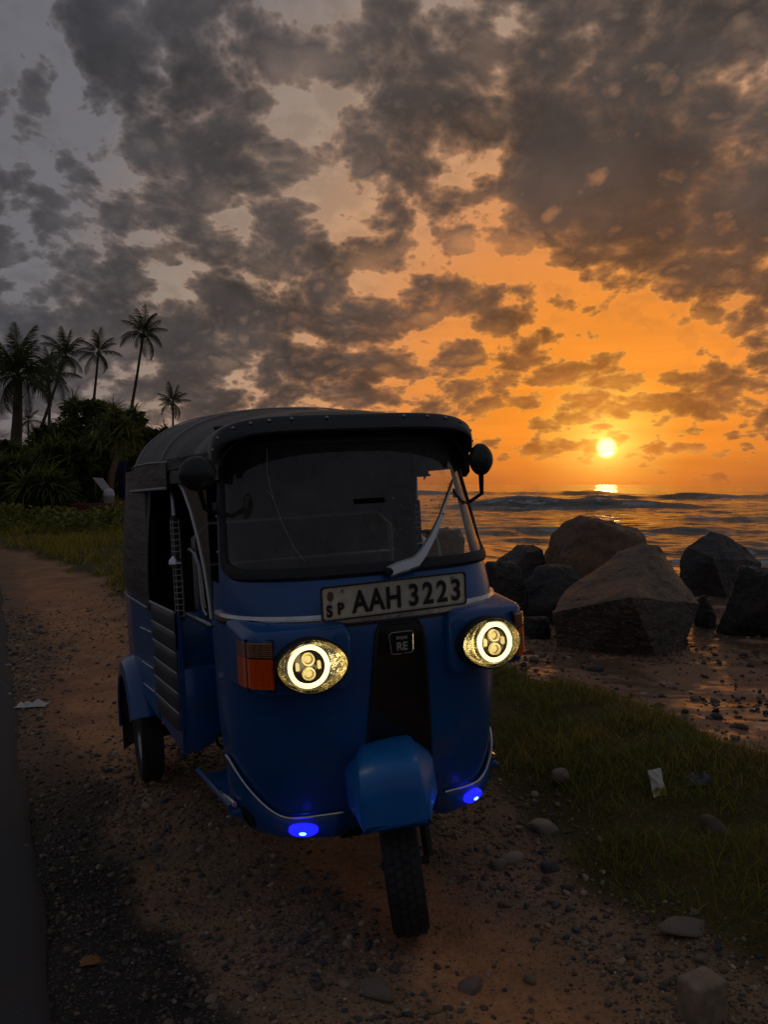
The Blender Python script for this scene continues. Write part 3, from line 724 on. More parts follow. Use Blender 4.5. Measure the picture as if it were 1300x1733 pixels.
# swollen lower bumper with its chrome lip, both sides of the wheel
def lip(s): a = abs(s); return .372 + .135*sst(a, .45, 1.02) - .012*np.exp(-((a-.5)/.2)**2)
for sg in (-1, 1):
    ss = np.linspace(.16, 1.14, 44); rows = []
    for s in ss:
        zt = float(lip(s)); zb = .285 + .02*s; e = min(1, (s-.16)/.05, (1.14-s)/.06)
        prof = [(zt, .004), (zt-.008, .012), ((zt+zb)/2+.01, .026), (zb+.025, .030), (zb+.004, .022), (zb, .004), (zb+.002, -.02)]
        rows.append([SF(sg*s, z, o*max(e, .15)) for z, o in prof])
    bp = grid_mb(rows).build('front_bumper', M_paint, veh)
    MB().tube([SF(sg*s, float(lip(s))+.003, .012) for s in np.linspace(.18, 1.07, 54)], .0048, 8).build('bumper_trim', M_chrome, veh)
    # dark vent slot
    mb = MB(); rg = []
    for e, o in ((1, .0285), (.8, .031), (.1, .031)): rg.append([SF(sg*(.80 + .085*e*math.cos(a) ), .352 + .034*e*math.sin(a) + .012*e*math.cos(a), o) for a in np.linspace(0, 2*PI, 25)[:-1]])
    mb.rings(rg, caps=False).build('bumper_vent', M_blackm, bp)
    # blue marker lamp
    MS = abs(s_at(.283, .335))
    lamp = empty('marker_lamp', SF(sg*MS, .335, .030), veh)
    nrm = (SF(sg*MS, .335, .04) - SF(sg*MS, .335, .02)).normalized(); lamp.rotation_euler = nrm.to_track_quat('-Y', 'Z').to_euler()
    e1 = [(.047*math.cos(a), .021*math.sin(a)) for a in np.linspace(0, 2*PI, 29)[:-1]]
    MB().rings([[(x*e, y, z*e) for x, z in e1] for e, y in ((1.0, .01), (1.0, -.002), (.85, -.010), (.4, -.014), (.05, -.014))], caps=False).build('marker_lens', M_blue, lamp)
    c = MB().rings([[(x*e, y, z*e) for x, z in e1] for e, y in ((.26, -.012), (.2, -.017), (.02, -.018))], caps=False).build('marker_diode', M_bluec, lamp)
    ld = bpy.data.lights.new('marker_glow', 'POINT'); ld.energy = .03; ld.color = (.03, .04, 1); ld.shadow_soft_size = .02
    lo = bpy.data.objects.new('marker_glow', ld); COL.objects.link(lo); lo.parent = lamp; lo.location = (0, -.06, 0)
    ld.energy = .025

# steered front wheel and mudguard
steer = empty('front_wheel', (0, 0, 0), veh); steer.rotation_euler = (0, math.radians(-5), math.radians(-20))
def tyre_profile(R, w, n=9):
    out = [(R*.60, -w*.40), (R*.70, -w*.50), (R*.86, -w*.52)]
    for a in np.linspace(-1, 1, n): out.append((R*(1 - .055*abs(a)**2.6), w*.50*a))
    return out + [(R*.86, w*.52), (R*.70, w*.50), (R*.60, w*.40)]
def wheel(parent, c, R, w, hubside):
    MB().lathe(tyre_profile(R, w), c, 'x', 56).build('tyre', M_tyre, parent)
    mb = MB()
    for k in range(46):
        for j, xo in enumerate((-.34, -.115, .115, .34)):
            a = 2*PI*(k + (.5 if j % 2 else 0))/46; r = R*(1.0 - .055*abs(xo*2)**2.6) + .0015
            Mx = Matrix.Rotation(a, 3, 'X') @ Matrix.Rotation(.35*(1 if j < 2 else -1), 3, 'Z')
            p = Vector((xo*w, 0, 0)) + Matrix.Rotation(a, 3, 'X') @ Vector((0, 0, r))
            mb.box(Vector(c) + p, (w*.185, R*.098, .006), Matrix.Rotation(a, 3, 'X'))
    o = mb.build('tread', M_tyre, parent, smooth=False); o['kind'] = 'stuff'
    MB().lathe([(R*.60, -w*.40), (R*.57, -w*.38), (R*.54, -w*.2), (R*.2, -w*.16), (R*.18, -w*.3), (0, -w*.32)], c, 'x', 36).build('rim', M_steel, parent)
    MB().lathe([(R*.60, w*.40), (R*.57, w*.38), (R*.54, w*.2), (R*.2, w*.16), (R*.18, w*.3), (0, w*.32)], c, 'x', 36).build('rim', M_steel, parent)
wheel(steer, (0, 0, .205), .205, .108, 0)
fork = MB()
fork.tube([(.085, .03, .205), (.085, .06, .40), (.05, .10, .52), (0, .12, .60)], .016, 8); fork.tube([(-.065, 0, .205), (.085, 0, .205)], .013, 8); fork.tube([(.07, .11, .28), (.07, .12, .46)], .028, 10)
fork.build('fork', M_blackm, steer)
# mudguard: boxy hood over the wheel
mg = []
for y, zt, hw, side, zb, yy in [(-.246, .430, .090, .095, .424, 0), (-.250, .498, .090, .098, .424, .008), (-.245, .545, .089, .103, .428, .020), (-.224, .578, .087, .110, .432, .036), (-.16, .595, .085, .124, .436, .03), (-.05, .598, .083, .136, .425, 0), (.06, .592, .080, .132, .41, 0), (.16, .570, .075, .11, .42, 0)]:
    pts = [(-side, zb), (-side*1.0, zb + (zt-zb)*.35), (-side*.99, zb+(zt-zb)*.62), (-hw*1.07, zt-.020), (-hw*.98, zt-.006), (-hw*.8, zt), (-hw*.3, zt+.004), (hw*.3, zt+.004), (hw*.8, zt), (hw*.98, zt-.006), (hw*1.07, zt-.020), (side*.99, zb+(zt-zb)*.62), (side, zb + (zt-zb)*.35), (side, zb)]
    mg.append([(px, y + (yy if abs(px) > hw*1.02 else 0), pz) for px, pz in pts])
front_lip = [[(p[0]*.97, p[1]+.012, min(p[2], .428)) for p in mg[0]]]
mb = MB(); mb.rings(mg, closed=False, caps=False)
# front face closing the hood
mb.add([(px, y, pz) for px, y, pz in mg[0]], [tuple(range(14))])
mb.build('front_mudguard', M_paint_lit, steer, solid=0, angle=48)
# splash curtain and steering column behind
MB().box((0, .20, .45), (.30, .02, .42)).build('inner_splash_panel', M_blackm, veh, bevel=.004)

# rear tub
def side_x(y): return float(np.interp(y, [.5, .85, 1.3, 1.9, 2.4], [.50, .530, .562, .588, .575]))
def sill(y): return float(np.interp(y, [.85, .90, 1.3, 1.56, 1.62, 2.4], [.40, .395, .44, .46, .46, .44]))
ys = np.concatenate([np.linspace(1.30, 2.2, 19), [2.27, 2.33, 2.38, 2.41]])
rows = []
for z in np.linspace(0, 1, 10):
    left = []
    for y in ys:
        inn = max(0, (y-2.2)/.21); x = side_x(y) - .10*inn**3
        zb = sill(y); left.append((-x, y, zb + (.925-zb)*z))
    rear = [(-.475 + .95*i/10, 2.425, .44 + .485*z) for i in range(11)]
    right = [(-p[0], p[1], p[2]) for p in left[::-1]]
    rows.append(left + rear + right)
grid_mb(rows).build('rear_tub', M_paint, veh, solid=.008)
for sg in (-1, 1):
    # front part of the tub below the door opening
    for nm in ('side_body',):
        P = [(.85, .40), (.90, .395), (1.3, .44)]
        rows = [[(sg*(side_x(y) - .004), y, sill(y) + (.925 - sill(y))*f) for y in np.linspace(.85, 1.31, 8)] for f in np.linspace(0, 1, 4)]
        grid_mb(rows).build('door_sill_panel', M_paint, veh, solid=.01)
    # padded cover made of ridged cushions
    cover = empty('side_cover', (0, 0, 0), veh)
    zs = np.linspace(.935, .475, 7)
    for i in range(6):
        z1, z0 = zs[i], zs[i+1]; rows = []
        for f in np.linspace(0, 1, 7):
            z = z1 + (z0 - z1)*f; zz = [max(z, sill(y)+.035 + (.05*max(0, (.98-y)/.1)**2 if y < .98 else 0)) for y in np.linspace(.875, 1.305, 10)]
            rows.append([(sg*(side_x(y) + .004 + .010*math.sin(PI*f)**.4*(1 if 0 < k < 9 else .2)), y, zz[k]) for k, y in enumerate(np.linspace(.875, 1.305, 10))])
        grid_mb(rows).build('cushion_ridge', M_quilt, cover)
    for i in range(1, 6):
        MB().tube([(sg*(side_x(y)+.008), y, zs[i]) for y in np.linspace(.885, 1.295, 6)], .0035, 6).build('cover_seam', M_piping, cover)
    MB().tube([(sg*(side_x(y)+.008), y, .937) for y in np.linspace(.875, 1.31, 6)], .006, 6).build('cover_edge', M_piping, cover)
    # painted seams of the tub
    for z in (.80, .645, .545):
        MB().tube([(sg*(side_x(y)+.006), y, z - .05*(y-1.4)) for y in np.linspace(1.33, 1.62, 5)], .003, 6).build('tub_seam', M_trim, veh)
    MB().tube([(sg*(side_x(.86)+.003), .852, z) for z in (.41, .54, .545, .80)], .004, 6).build('corner_seam', M_paint, veh)
    # rear mudguard
    cz, cy = .235, 1.96; rg = []
    for a in np.linspace(math.radians(22), math.radians(188), 26):
        r = .378 + .015*math.cos(a*2); ring = []
        for dx, dr in ((-.10, -.012), (-.03, .012), (.03, .012), (.068, .0), (.088, -.022), (.094, -.075), (.086, -.082)):
            ring.append((sg*(.555+dx), cy - math.cos(a)*(r+dr)*.98, cz + math.sin(a)*(r+dr)))
        rg.append(ring)
    MB().rings(rg, closed=False, caps=False).build('rear_mudguard', M_paint, veh, solid=.004)
    w = empty('rear_wheel', (sg*.540, 1.962, 0), veh); wheel(w, (0, 0, .20), .205, .100, sg)
    mb = MB(); rows = []
    for f in np.linspace(0, 1, 7):
        rows.append([(sg*(.505 + .12*k/5) , 2.30 + .03*math.sin(f*3+k), .34 - .25*f - (.02*((k*7) % 3) if f == 1 else 0)) for k in range(6)])
    grid_mb(rows).build('mud_flap', M_rubber, veh, solid=.006)
# blue bulkhead facing forward, with the step box below
mb = MB(); mb.box((0, .945, .80), (1.05, .03, .25)); mb.build('bulkhead', M_paint, veh, bevel=.012)
for sg in (-1, 1):
    poly = [(.535, .405), (.535, .70), (.515, .725), (.40, .725), (.375, .69), (.375, .49), (.42, .43), (.47, .405)]
    MB().prism([(sg*p[0], p[1]) for p in poly], lambda p: (p[0], .852, p[1]), lambda p: (p[0], .95, p[1])).build('step_box', M_paint, veh, bevel=.008)
MB().box((0, 1.10, .58), (.74, .30, .20)).build('underfloor', M_blackm, veh)
MB().box((0, 1.65, .42), (1.02, 1.2, .05)).build('floor_pan', M_blackm, veh)
# driver's footwell floor with bright edge
mb = MB(); mb.box((0, .50, .355), (.96, .44, .025)); mb.build('footwell_floor', M_paint, veh, bevel=.006)
MB().box((0, .95, .35), (.40, .7, .06)).build('chassis_spine', M_blackm, veh)
for sg in (-1, 1):
    MB().tube([(sg*.478, .30, .372), (sg*.485, .40, .371), (sg*.500, .70, .371), (sg*.505, .74, .372)], .010, 8).build('floor_edge', M_paint, veh)
    MB().tube([(sg*.470, .285, .384), (sg*.478, .34, .386), (sg*.484, .44, .374)], .009, 8).build('floor_edge_cap', M_chrome, veh)
mb = MB()
for xx, z in ((-.33, .33), (-.29, .36), (-.25, .30)): mb.tube([(xx, .75, .40), (xx+.03, .9, z), (xx-.03, 1.1, z+.02), (xx, 1.4, .40)], .007, 6)
mb.build('underbody_cables', M_blackm, veh)
MB().tube([(-.50, 1.96, .22), (.5, 1.96, .22)], .03, 10).build('rear_axle', M_blackm, veh)

# canvas hood
def hood_w(y): return float(np.interp(y, [.36, .5, .8, 1.3, 1.6, 1.9, 2.25, 2.42], [.452, .478, .525, .555, .556, .545, .51, .48]))
def hood_t(y): return float(np.interp(y, [.30, .36, .5, .8, 1.2, 1.6, 1.9, 2.1, 2.25, 2.36, 2.42], [1.598, 1.608, 1.640, 1.685, 1.722, 1.745, 1.748, 1.730, 1.69, 1.61, 1.50]))
def hood_pt(y, a, off=0):
    """a 0..pi over the roof, from the image-left eave to the other"""
    w = hood_w(y)+off; zt = hood_t(y)+off; zb = 1.42; c, s = math.cos(a), math.sin(a); e = 2/2.5
    sag = -.004*math.sin(y*9.0)*math.sin(a)
    return Vector((-w*math.copysign(abs(c)**e, c), y, zb + (zt-zb)*abs(s)**e + sag))
hy = np.concatenate([np.linspace(.345, .5, 6), np.linspace(.6, 2.2, 25), np.linspace(2.24, 2.42, 8)])
aa = np.concatenate([np.linspace(0, PI, 49)])
rows = [[hood_pt(y, a) for a in aa] for y in hy]
rows.append([Vector((p.x*.8, 2.43, 1.40 + (p.z-1.40)*.7)) for p in rows[-1]]); rows.append([Vector((p.x*.02, 2.43, 1.40)) for p in rows[-1]])
MB().rings(rows, closed=False, caps=False).build('canvas_hood', M_canvas, veh, solid=.006, angle=60)
# rear and quarter curtain
plan = [(-side_x(1.36)-.004, 1.36)] + [(-side_x(y)-.006, y) for y in (1.5, 1.7, 1.9, 2.05, 2.2)] + [(-.545, 2.32), (-.48, 2.42), (-.38, 2.44)]
plan = plan + [(0, 2.45)] + [(-x, y) for x, y in plan[::-1]]
rows = []
for f in np.linspace(0, 1, 8):
    z = .925 + (1.50-.925)*f; k = 1 - .05*f + .012*math.sin(f*5)
    rows.append([(x*(k if abs(x) > .3 else 1), y - .05*f, z - (.035 if f == 0 and abs(x) > .5 and y < 1.6 else 0)) for x, y in plan])
grid_mb(rows).build('rear_curtain', M_canvas, veh, solid=.005, angle=60)
MB().tube([(-side_x(y)-.012, y, .905 - .0*(y)) for y in (1.37, 1.5, 1.7, 1.9, 2.1)], .005, 6).build('curtain_hem', M_piping, veh)
# seams and piping on the hood
def pipe(pts, r=.005, m=M_piping, nm='hood_piping'): MB().tube(pts, r, 6).build(nm, m, veh)
for sgn in (0, 1):
    al = (lambda a: a) if sgn == 0 else (lambda a: PI - a)
    pipe([hood_pt(y, al(.22), .006) for y in np.linspace(.42, 2.1, 22)], .0035)
pipe([hood_pt(1.02, a, .005) for a in np.linspace(.25, PI-.25, 40)], .003)
pipe([hood_pt(1.62, a, .005) for a in np.linspace(.25, PI-.25, 40)], .003)
# the skirt flap over the passenger door
for sg in (-1, 1):
    rows = [[(sg*(hood_w(y)+.010 - .0*f), y, 1.50 - .095*f) for y in np.linspace(.86, 2.05, 12)] for f in np.linspace(0, 1, 4)]
    grid_mb(rows).build('skirt_flap', M_canvas, veh, solid=.004)
    pipe([(sg*(hood_w(y)+.014), y, 1.404) for y in np.linspace(.86, 2.05, 12)], .0055, M_piping, 'flap_hem')
    rows = [[(sg*(hood_w(y)+.004), y, 1.512 - .04*f) for y in np.linspace(.40, .86, 6)] for f in (0, 1)]
    grid_mb(rows).build('eave_strip', M_canvas, veh, solid=.004)
# brow over the windscreen, with its row of studs
def arch(a, w, zt, zb, e=.62): c, s = math.cos(a), math.sin(a); return (-w*math.copysign(abs(c)**e, c), zb + (zt-zb)*abs(s)**e)
rows = []
for a in np.linspace(0, PI, 57):
    xo, zo = arch(a, .470, 1.612, 1.478, .48); xi, zi = arch(a, .450, 1.560, 1.474, .46); s = abs(math.sin(a)); bow = -.075*s**1.2
    hp = hood_pt(.60, a, .004); rows.append([tuple(hp), (xo*.985, .44+bow*.3, zo+.009), (xo*.995, .385+bow*.6, zo+.010), (xo, .350+bow, zo+.006), (xo, .336+bow, zo+.001), (xo*.999, .330+bow, zo-.008), (xi+(xo-xi)*.5, .312+bow, zi+(zo-zi)*.5), (xi, .298+bow, zi+.006), (xi*.997, .300+bow, zi-.001), (xi*.985, .335+bow*.7, zi+.002), (xi*.97, .43, zi+.002)])
MB().rings(rows, closed=False, caps=False).build('brow', M_vinyl, veh, angle=50)
for i, a in enumerate([.10, .36, .72, .98, 1.18, 1.36, 1.53, 1.70, 1.88, 2.10, 2.40, 2.78, 3.04]):
    xo, zo = arch(a, .470, 1.612, 1.478, .48); s = abs(math.sin(a)); bow = -.075*s**1.2
    st = MB().lathe([(0, -.006), (.003, -.0055), (.0055, -.003), (.0065, 0)], axis='y', n=12).build('stud', M_steel, veh); st.location = (xo*.99, .326+bow, zo-.008)
# dark lining between hood and windscreen frame
rows = [[SF(s, 1.57, -.006) for s in np.linspace(-1.04, 1.04, 30)], [Vector((p.x*1.02, p.y+.02, 1.60)) for p in [SF(s, 1.57) for s in np.linspace(-1.04, 1.04, 30)]]]
grid_mb(rows).build('header_lining', M_blackm, veh)
# pillar screws
for sg in (-1, 1):
    for z in (1.465, 1.30, 1.185):
        sc_ = MB().lathe([(0, -.004), (.004, -.003), (.005, 0)], axis='y', n=10).build('pillar_screw', M_trim, veh); p = SF(sg*.995, z, .001); sc_.location = p; sc_.rotation_euler = (0, 0, sg*math.radians(60))
    MB().box(SF(sg*1.0, 1.33, .004), (.012, .09, .035)).build('mirror_bracket', M_blackm, veh, bevel=.004)

# side opening: door post wrapped with tape, clear flap with white piping, grab loop
for sg in (-1, 1):
    post = empty('door_post', (sg*.505, .93, 0), veh)
    MB().tube([(0, 0, .90), (0, 0, 1.50)], .011, 8).build('post_tube', M_steel, post)
    wr = MB()
    MB().tube([(0, 0, .90), (0, 0, 1.30)], .017, 10).build('tape_wrap', M_blackm, post)
    for k in range(17):
        z = .915 + k*.0225; wr.lathe([(.0178, -.0022), (.0192, 0), (.0178, .0022)], (0, 0, z), 'z', 10)
    for k in range(5):
        a = 2*PI*k/5 + .3; wr.tube([(.018*math.cos(a), .018*math.sin(a), .91), (.018*math.cos(a), .018*math.sin(a), 1.285)], .0018, 5)
    o = wr.build('tape_lattice', M_piping, post); o['kind'] = 'stuff'
    kn = MB(); kn.lathe([(0, -.022), (.016, -.020), (.026, -.008), (.024, .006), (.012, .02), (0, .024)], (sg*.01, -.015, 1.125), 'z', 14); kn.build('post_clamp', M_chrome, post)
    MB().tube([(sg*.47, .86, 1.17), (sg*.475, .78, 1.175), (sg*.475, .70, 1.165), (sg*.47, .66, 1.12), (sg*.47, .645, 1.02), (sg*.47, .62, .97), (sg*.47, .55, .955)], .008, 8).build('grab_loop', M_steel, veh)
    MB().tube([(sg*.47, .50, .93), (sg*.49, .85, .93)], .010, 8).build('lower_rail', M_steel, veh)
    MB().tube([(sg*(side_x(1.38)-.03), 1.39, .90), (sg*(side_x(1.38)-.03), 1.40, 1.47)], .022, 10).build('rear_post', M_blackm, veh)
    if sg == 1: continue
    flap = empty('clear_side_flap', (0, 0, 0), veh)
    curve = [(.80, 1.425), (.74, 1.395), (.66, 1.32), (.585, 1.22), (.53, 1.12), (.497, 1.02), (.483, .955)]
    xf = lambda y: sg*(.468 + .10*(y-.45))
    MB().tube([(xf(y), y, z) for y, z in curve], .0065, 8).build('flap_piping', mat('white_piping', lin((215, 212, 210)), rough=.5) if sg == -1 else M_piping, flap)
    rows = [[(xf(.46 + (y-.46)*f), .46 + (y-.46)*f, z) for f in np.linspace(0, 1, 6)] for y, z in curve]
    grid_mb(rows).build('flap_film', M_film, flap)
# the far side of the cabin is closed by a canvas sheet behind the door post
rows = [[(.545+.01*math.sin(y*20+z*3), y, z) for y in np.linspace(.985, 1.45, 8)] for z in np.linspace(.92, 1.50, 6)]
grid_mb(rows).build('side_curtain', M_canvas, veh, solid=.004)
rows = [[(.52+.05*(y-.5)/.4, y, 1.52 - f*(.085 + .05*math.exp(-((y-.5)/.08)**2) + .05*math.exp(-((y-1.0)/.05)**2))) for y in np.linspace(.44, 1.0, 15)] for f in (0, .5, 1)]
grid_mb(rows).build('side_valance', M_canvas, veh, solid=.004)
# cabin: seats, partition, handlebar
mb = MB(); mb.box((0, .82, .66), (.46, .34, .10)); mb.build('driver_seat', M_seat, veh, bevel=.03, seg=3)
mb = MB(); mb.box((0, .985, .88), (.44, .07, .32), Matrix.Rotation(-.14, 3, 'X')); mb.build('driver_backrest', M_seat, veh, bevel=.03, seg=3)
mb = MB(); mb.box((0, 1.78, .66), (1.04, .46, .12)); mb.build('bench_seat', M_seat, veh, bevel=.035, seg=3)
mb = MB(); mb.box((0, 2.12, .93), (1.02, .10, .50), Matrix.Rotation(-.18, 3, 'X')); mb.build('bench_backrest', M_seat, veh, bevel=.035, seg=3)
mb = MB(); mb.tube([(-.42, 1.03, .92), (-.42, 1.03, 1.20), (-.36, 1.03, 1.26), (.36, 1.03, 1.26), (.42, 1.03, 1.20), (.42, 1.03, .92)], .012, 8); mb.tube([(-.42, 1.03, 1.09), (.42, 1.03, 1.09)], .010, 8)
mb.build('partition_rail', M_steel, veh)
hb = MB(); hb.tube([(0, .20, .60), (0, .36, 1.02)], .022, 10); hb.tube([(-.27, .46, 1.09), (-.20, .41, 1.08), (-.10, .38, 1.04), (.10, .38, 1.04), (.20, .41, 1.08), (.27, .46, 1.09)], .014, 8)
hb.build('handlebar', M_blackm, veh)
for sg in (-1, 1): MB().tube([(sg*.20, .42, 1.083), (sg*.29, .475, 1.093)], .019, 10).build('handlebar_grip', M_rubber, veh)
mb = MB(); mb.box((0, .30, 1.055), (.74, .16, .05)); mb.build('dashboard', M_blackm, veh, bevel=.015)

# wiper
W0 = [SX(-.005, 1.098, .014), SX(.03, 1.104, .026), SX(.085, 1.112, .034), SX(.115, 1.135, .036)]
arm = W0 + [SX(.17, 1.188, .030), SX(.235, 1.258, .022)]
wp = empty('wiper', (0, 0, 0), veh)
rg = []
for i, p in enumerate(arm):
    q = arm[min(i+1, len(arm)-1)] - arm[max(i-1, 0)]; q.normalize(); n = Vector((.2, -1, .3)).normalized(); sd = q.cross(n).normalized(); hw = [.018, .020, .019, .016, .013, .009][i]
    rg.append([p + sd*hw, p + sd*hw*.7 + n*.008, p - sd*hw*.7 + n*.008, p - sd*hw])
MB().rings(rg).build('wiper_arm', M_trim, wp)
MB().tube([SX(.228, 1.25, .020), SX(.29, 1.318, .016), SX(.345, 1.375, .012)], [.0055, .0045, .003], 8).build('wiper_blade', M_trim, wp)
MB().tube([SX(.10, 1.128, .010), SX(.228, 1.25, .010), SX(.345, 1.375, .008)], .0045, 6).build('wiper_rubber', M_rubber, wp)
MB().lathe([(.0, -.012), (.011, -.010), (.014, 0), (.014, .02)], SX(-.005, 1.098, .018), 'y', 16).build('wiper_pivot', M_blackm, wp)
MB().box(SX(.232, 1.254, .024), (.016, .010, .012)).build('wiper_clip', M_blackm, wp, bevel=.002)

# mirrors
def mirror(c, w, h, base, mid, yaw):
    m = empty('wing_mirror', (0, 0, 0), veh)
    MB().tube([base, mid, Vector(c) + Vector((0, .01, -h*.35))], [.007, .0075, .011], 8).build('mirror_arm', M_blackm, m)
    head = MB().rings([[(w*e*math.cos(a), y, h*e*math.sin(a)*(1 - .05*math.cos(2*a))) for a in np.linspace(0, 2*PI, 37)[:-1]] for e, y in ((.05, -.026), (.45, -.024), (.8, -.015), (.97, -.002), (1.0, .010), (.95, .016))], caps=False).build('mirror_head', M_vinyl, m)
    head.location = c; head.rotation_euler = (0, 0, yaw)
    g = MB().rings([[(w*e*math.cos(a), y, h*e*math.sin(a)) for a in np.linspace(0, 2*PI, 37)[:-1]] for e, y in ((.95, .013), (.02, .013))], caps=False).build('mirror_glass', M_chrome, m); g.location = c; g.rotation_euler = (0, 0, yaw)
mirror((-.535, .235, 1.440), .058, .052, (-.455, .40, 1.31), (-.50, .33, 1.33), math.radians(-12))
mirror((.468, .26, 1.446), .050, .054, (.455, .36, 1.292), (.482, .30, 1.325), math.radians(14))

# ------------------------------------------------------------------ places read off the photograph
def spot(px, py):
    d = sky_dir(px, py); lo, hi = .5, 400.0
    f = lambda k: CAM_H + d.z*k - gz(d.x*k, d.y*k)
    k = .5
    while k < 120 and f(k) > 0: k *= 1.03
    lo, hi = k/1.03, k
    for _ in range(30):
        m = (lo+hi)/2
        if f(m) > 0: lo = m
        else: hi = m
    return Vector((d.x*hi, d.y*hi, gz(d.x*hi, d.y*hi)))
def at_depth(px, Y): d = sky_dir(px, 820); return d.x/d.y*Y, Y

def ico(n):
    bm = bmesh.new(); bmesh.ops.create_icosphere(bm, subdivisions=n, radius=1); bm.verts.ensure_lookup_table()
    V = np.array([v.co[:] for v in bm.verts]); F = np.array([[v.index for v in f.verts] for f in bm.faces]); bm.free(); return V, F
ICO = {n: ico(n) for n in (1, 2, 3, 5)}
def noise3(P, s, seed, oct=4):
    return np.array([mnoise.fractal(Vector(p)*s + Vector((seed*3.1, seed*1.7, seed*2.3)), .9, 2.1, oct) for p in P])
def facet(D, planes, k=22):
    """radius of a body bounded by planes (unit normal, distance), softly"""
    r = np.full(len(D), 0.0)
    for n, h in planes:
        n = np.array(n, float); n /= np.linalg.norm(n); d = np.maximum(D @ n, 1e-3)
        r += (d/h)**k
    return r**(-1/k)

# ------------------------------------------------------------------ boulders on the beach
def rock_mat(name, c1, c2, c3, streak=0):
    def fn(t, b):
        co = obj_co(t); n = t.noise(co, 2.4, 7, .65); f = t.noise(co, 22, 5, .65); v = t.voro(co, 3.1, 'DISTANCE_TO_EDGE', 1, 0)
        c = t.mix(t.sstep(n, .35, .65), c1, c2); c = t.mix(t.sstep(f, .48, .75)*.7, c, c3)
        t.l.new(c.s, b.inputs['Base Color'])
        lay = t.noise(t.node('ShaderNodeVectorMath', {0: co, 1: (2.2, 2.2, 9.0)}, operation='MULTIPLY'), 1.6, 5, .6)
        h = f*.5 + n*1.2 + t.sstep(v, .0, .05)*.05 + lay*(.9 if streak else .4)
        t.l.new(t.bump(h, 1.0, .08).s, b.inputs['Normal'])
        t.l.new(t.lstep(f, .3, .7, .24, .58).s, b.inputs['Roughness'])
    return mat(name, rough=.6, spec=.4, fn=fn)
R_brown = rock_mat('brown_rock', lin((128, 92, 62)), lin((92, 66, 48)), lin((150, 120, 88)))
R_dark = rock_mat('dark_rock', lin((58, 50, 46)), lin((34, 31, 31)), lin((100, 86, 74)))
R_grey = rock_mat('layered_rock', lin((98, 80, 66)), lin((54, 46, 42)), lin((164, 140, 114)), 1)
def boulder(label, px, Y, wpx, top_px, m, depth=.9, planes=None, seed=1, rough=.05, nplanes=9, base=None):
    x, y = at_depth(px, Y); z0 = gz(x, y) if base is None else base
    w = wpx/1504*Y; zt = CAM_H - (top_px-820)/1504*Y; h = zt - z0 + .22
    V, F = ICO[5]; rg = np.random.default_rng(seed)
    P = list(planes or [])
    for i in range(nplanes):
        n = rg.normal(size=3); n[2] = n[2]*.8; P.append((n, rg.uniform(.78, 1.0)))
    P += [((0, 0, 1), 1.0), ((0, 0, -1), .8)]
    r = facet(V, P, 44); r = np.minimum(r, 1.35)
    nz = noise3(V, 1.3, seed, 3)*rough*1.6 + noise3(V, 4.5, seed+7, 4)*rough*.6 + noise3(V, 13, seed+3, 3)*rough*.22
    p = V*(r*(1+nz))[:, None]
    lo, hi = p.min(0), p.max(0)
    p = (p - (lo+hi)/2)/(hi-lo)
    p = p*np.array([w, w*depth, h]); p[:, 2] += h/2 - .22
    me = np_mesh('boulder', p, F); o = link('boulder', me, m); o.location = (x, y, z0)
    prop(o, label, 'boulder', 'boulders on the beach'); return o
boulder('big rounded brown boulder, the tallest, rising behind the slanted grey slab', 1024, 14.6, 205, 872, R_brown, 1.0, [((-.75, -.3, .75), .92), ((.35, -.2, .95), .90), ((.9, -.2, .45), .9), ((-.95, -.1, .15), .95), ((.1, -1, .3), .9)], 11, .06, 5)
def hull_rock(label, pts, m, seed, rough=.03, bev=.03, cuts=.07):
    bm = bmesh.new(); P = []
    for px, py, Y in pts: P.append(Vector(((px-650)/1504*Y, Y, CAM_H - (py-820)/1504*Y)))
    zl = min(p.z for p in P) + .18
    for p in P:
        if p.z < zl: p.z -= .40
    c = sum(P, Vector())/len(P); c.z = gz(c.x, c.y)
    for p in P: bm.verts.new(p - c)
    r = bmesh.ops.convex_hull(bm, input=bm.verts[:]); bmesh.ops.delete(bm, geom=[g for g in r['geom_interior'] if isinstance(g, bmesh.types.BMVert)], context='VERTS')
    es = [e for e in bm.edges if len(e.link_faces) == 2 and e.calc_face_angle(0) > .25]
    bmesh.ops.bevel(bm, geom=es, offset=bev, segments=2, profile=.6, affect='EDGES', clamp_overlap=True)
    bmesh.ops.triangulate(bm, faces=bm.faces[:])
    for it in range(7):
        long_ = [e for e in bm.edges if e.calc_length() > cuts]
        if not long_: break
        bmesh.ops.subdivide_edges(bm, edges=long_, cuts=1); bmesh.ops.triangulate(bm, faces=bm.faces[:])
    bm.normal_update()
    for v in bm.verts:
        q = v.co; o = Vector((seed*3.3, seed*1.9, seed*.7))
        d = mnoise.fractal(q*1.5 + o, .9, 2.1, 3)*rough + mnoise.fractal(Vector((q.x*4, q.y*4, q.z*11)) + o, .8, 2.1, 4)*rough*.38 + mnoise.fractal(q*16 + o, .8, 2.1, 2)*rough*.14
        v.co = q + v.normal*d
    bm.normal_update()
    for e in bm.edges:
        if len(e.link_faces) == 2: e.smooth = e.calc_face_angle(0) < .30
    me = bpy.data.meshes.new('boulder'); bm.to_mesh(me); bm.free()
    o = link('boulder', me, m); o.location = c; return prop(o, label, 'boulder', 'boulders on the beach')
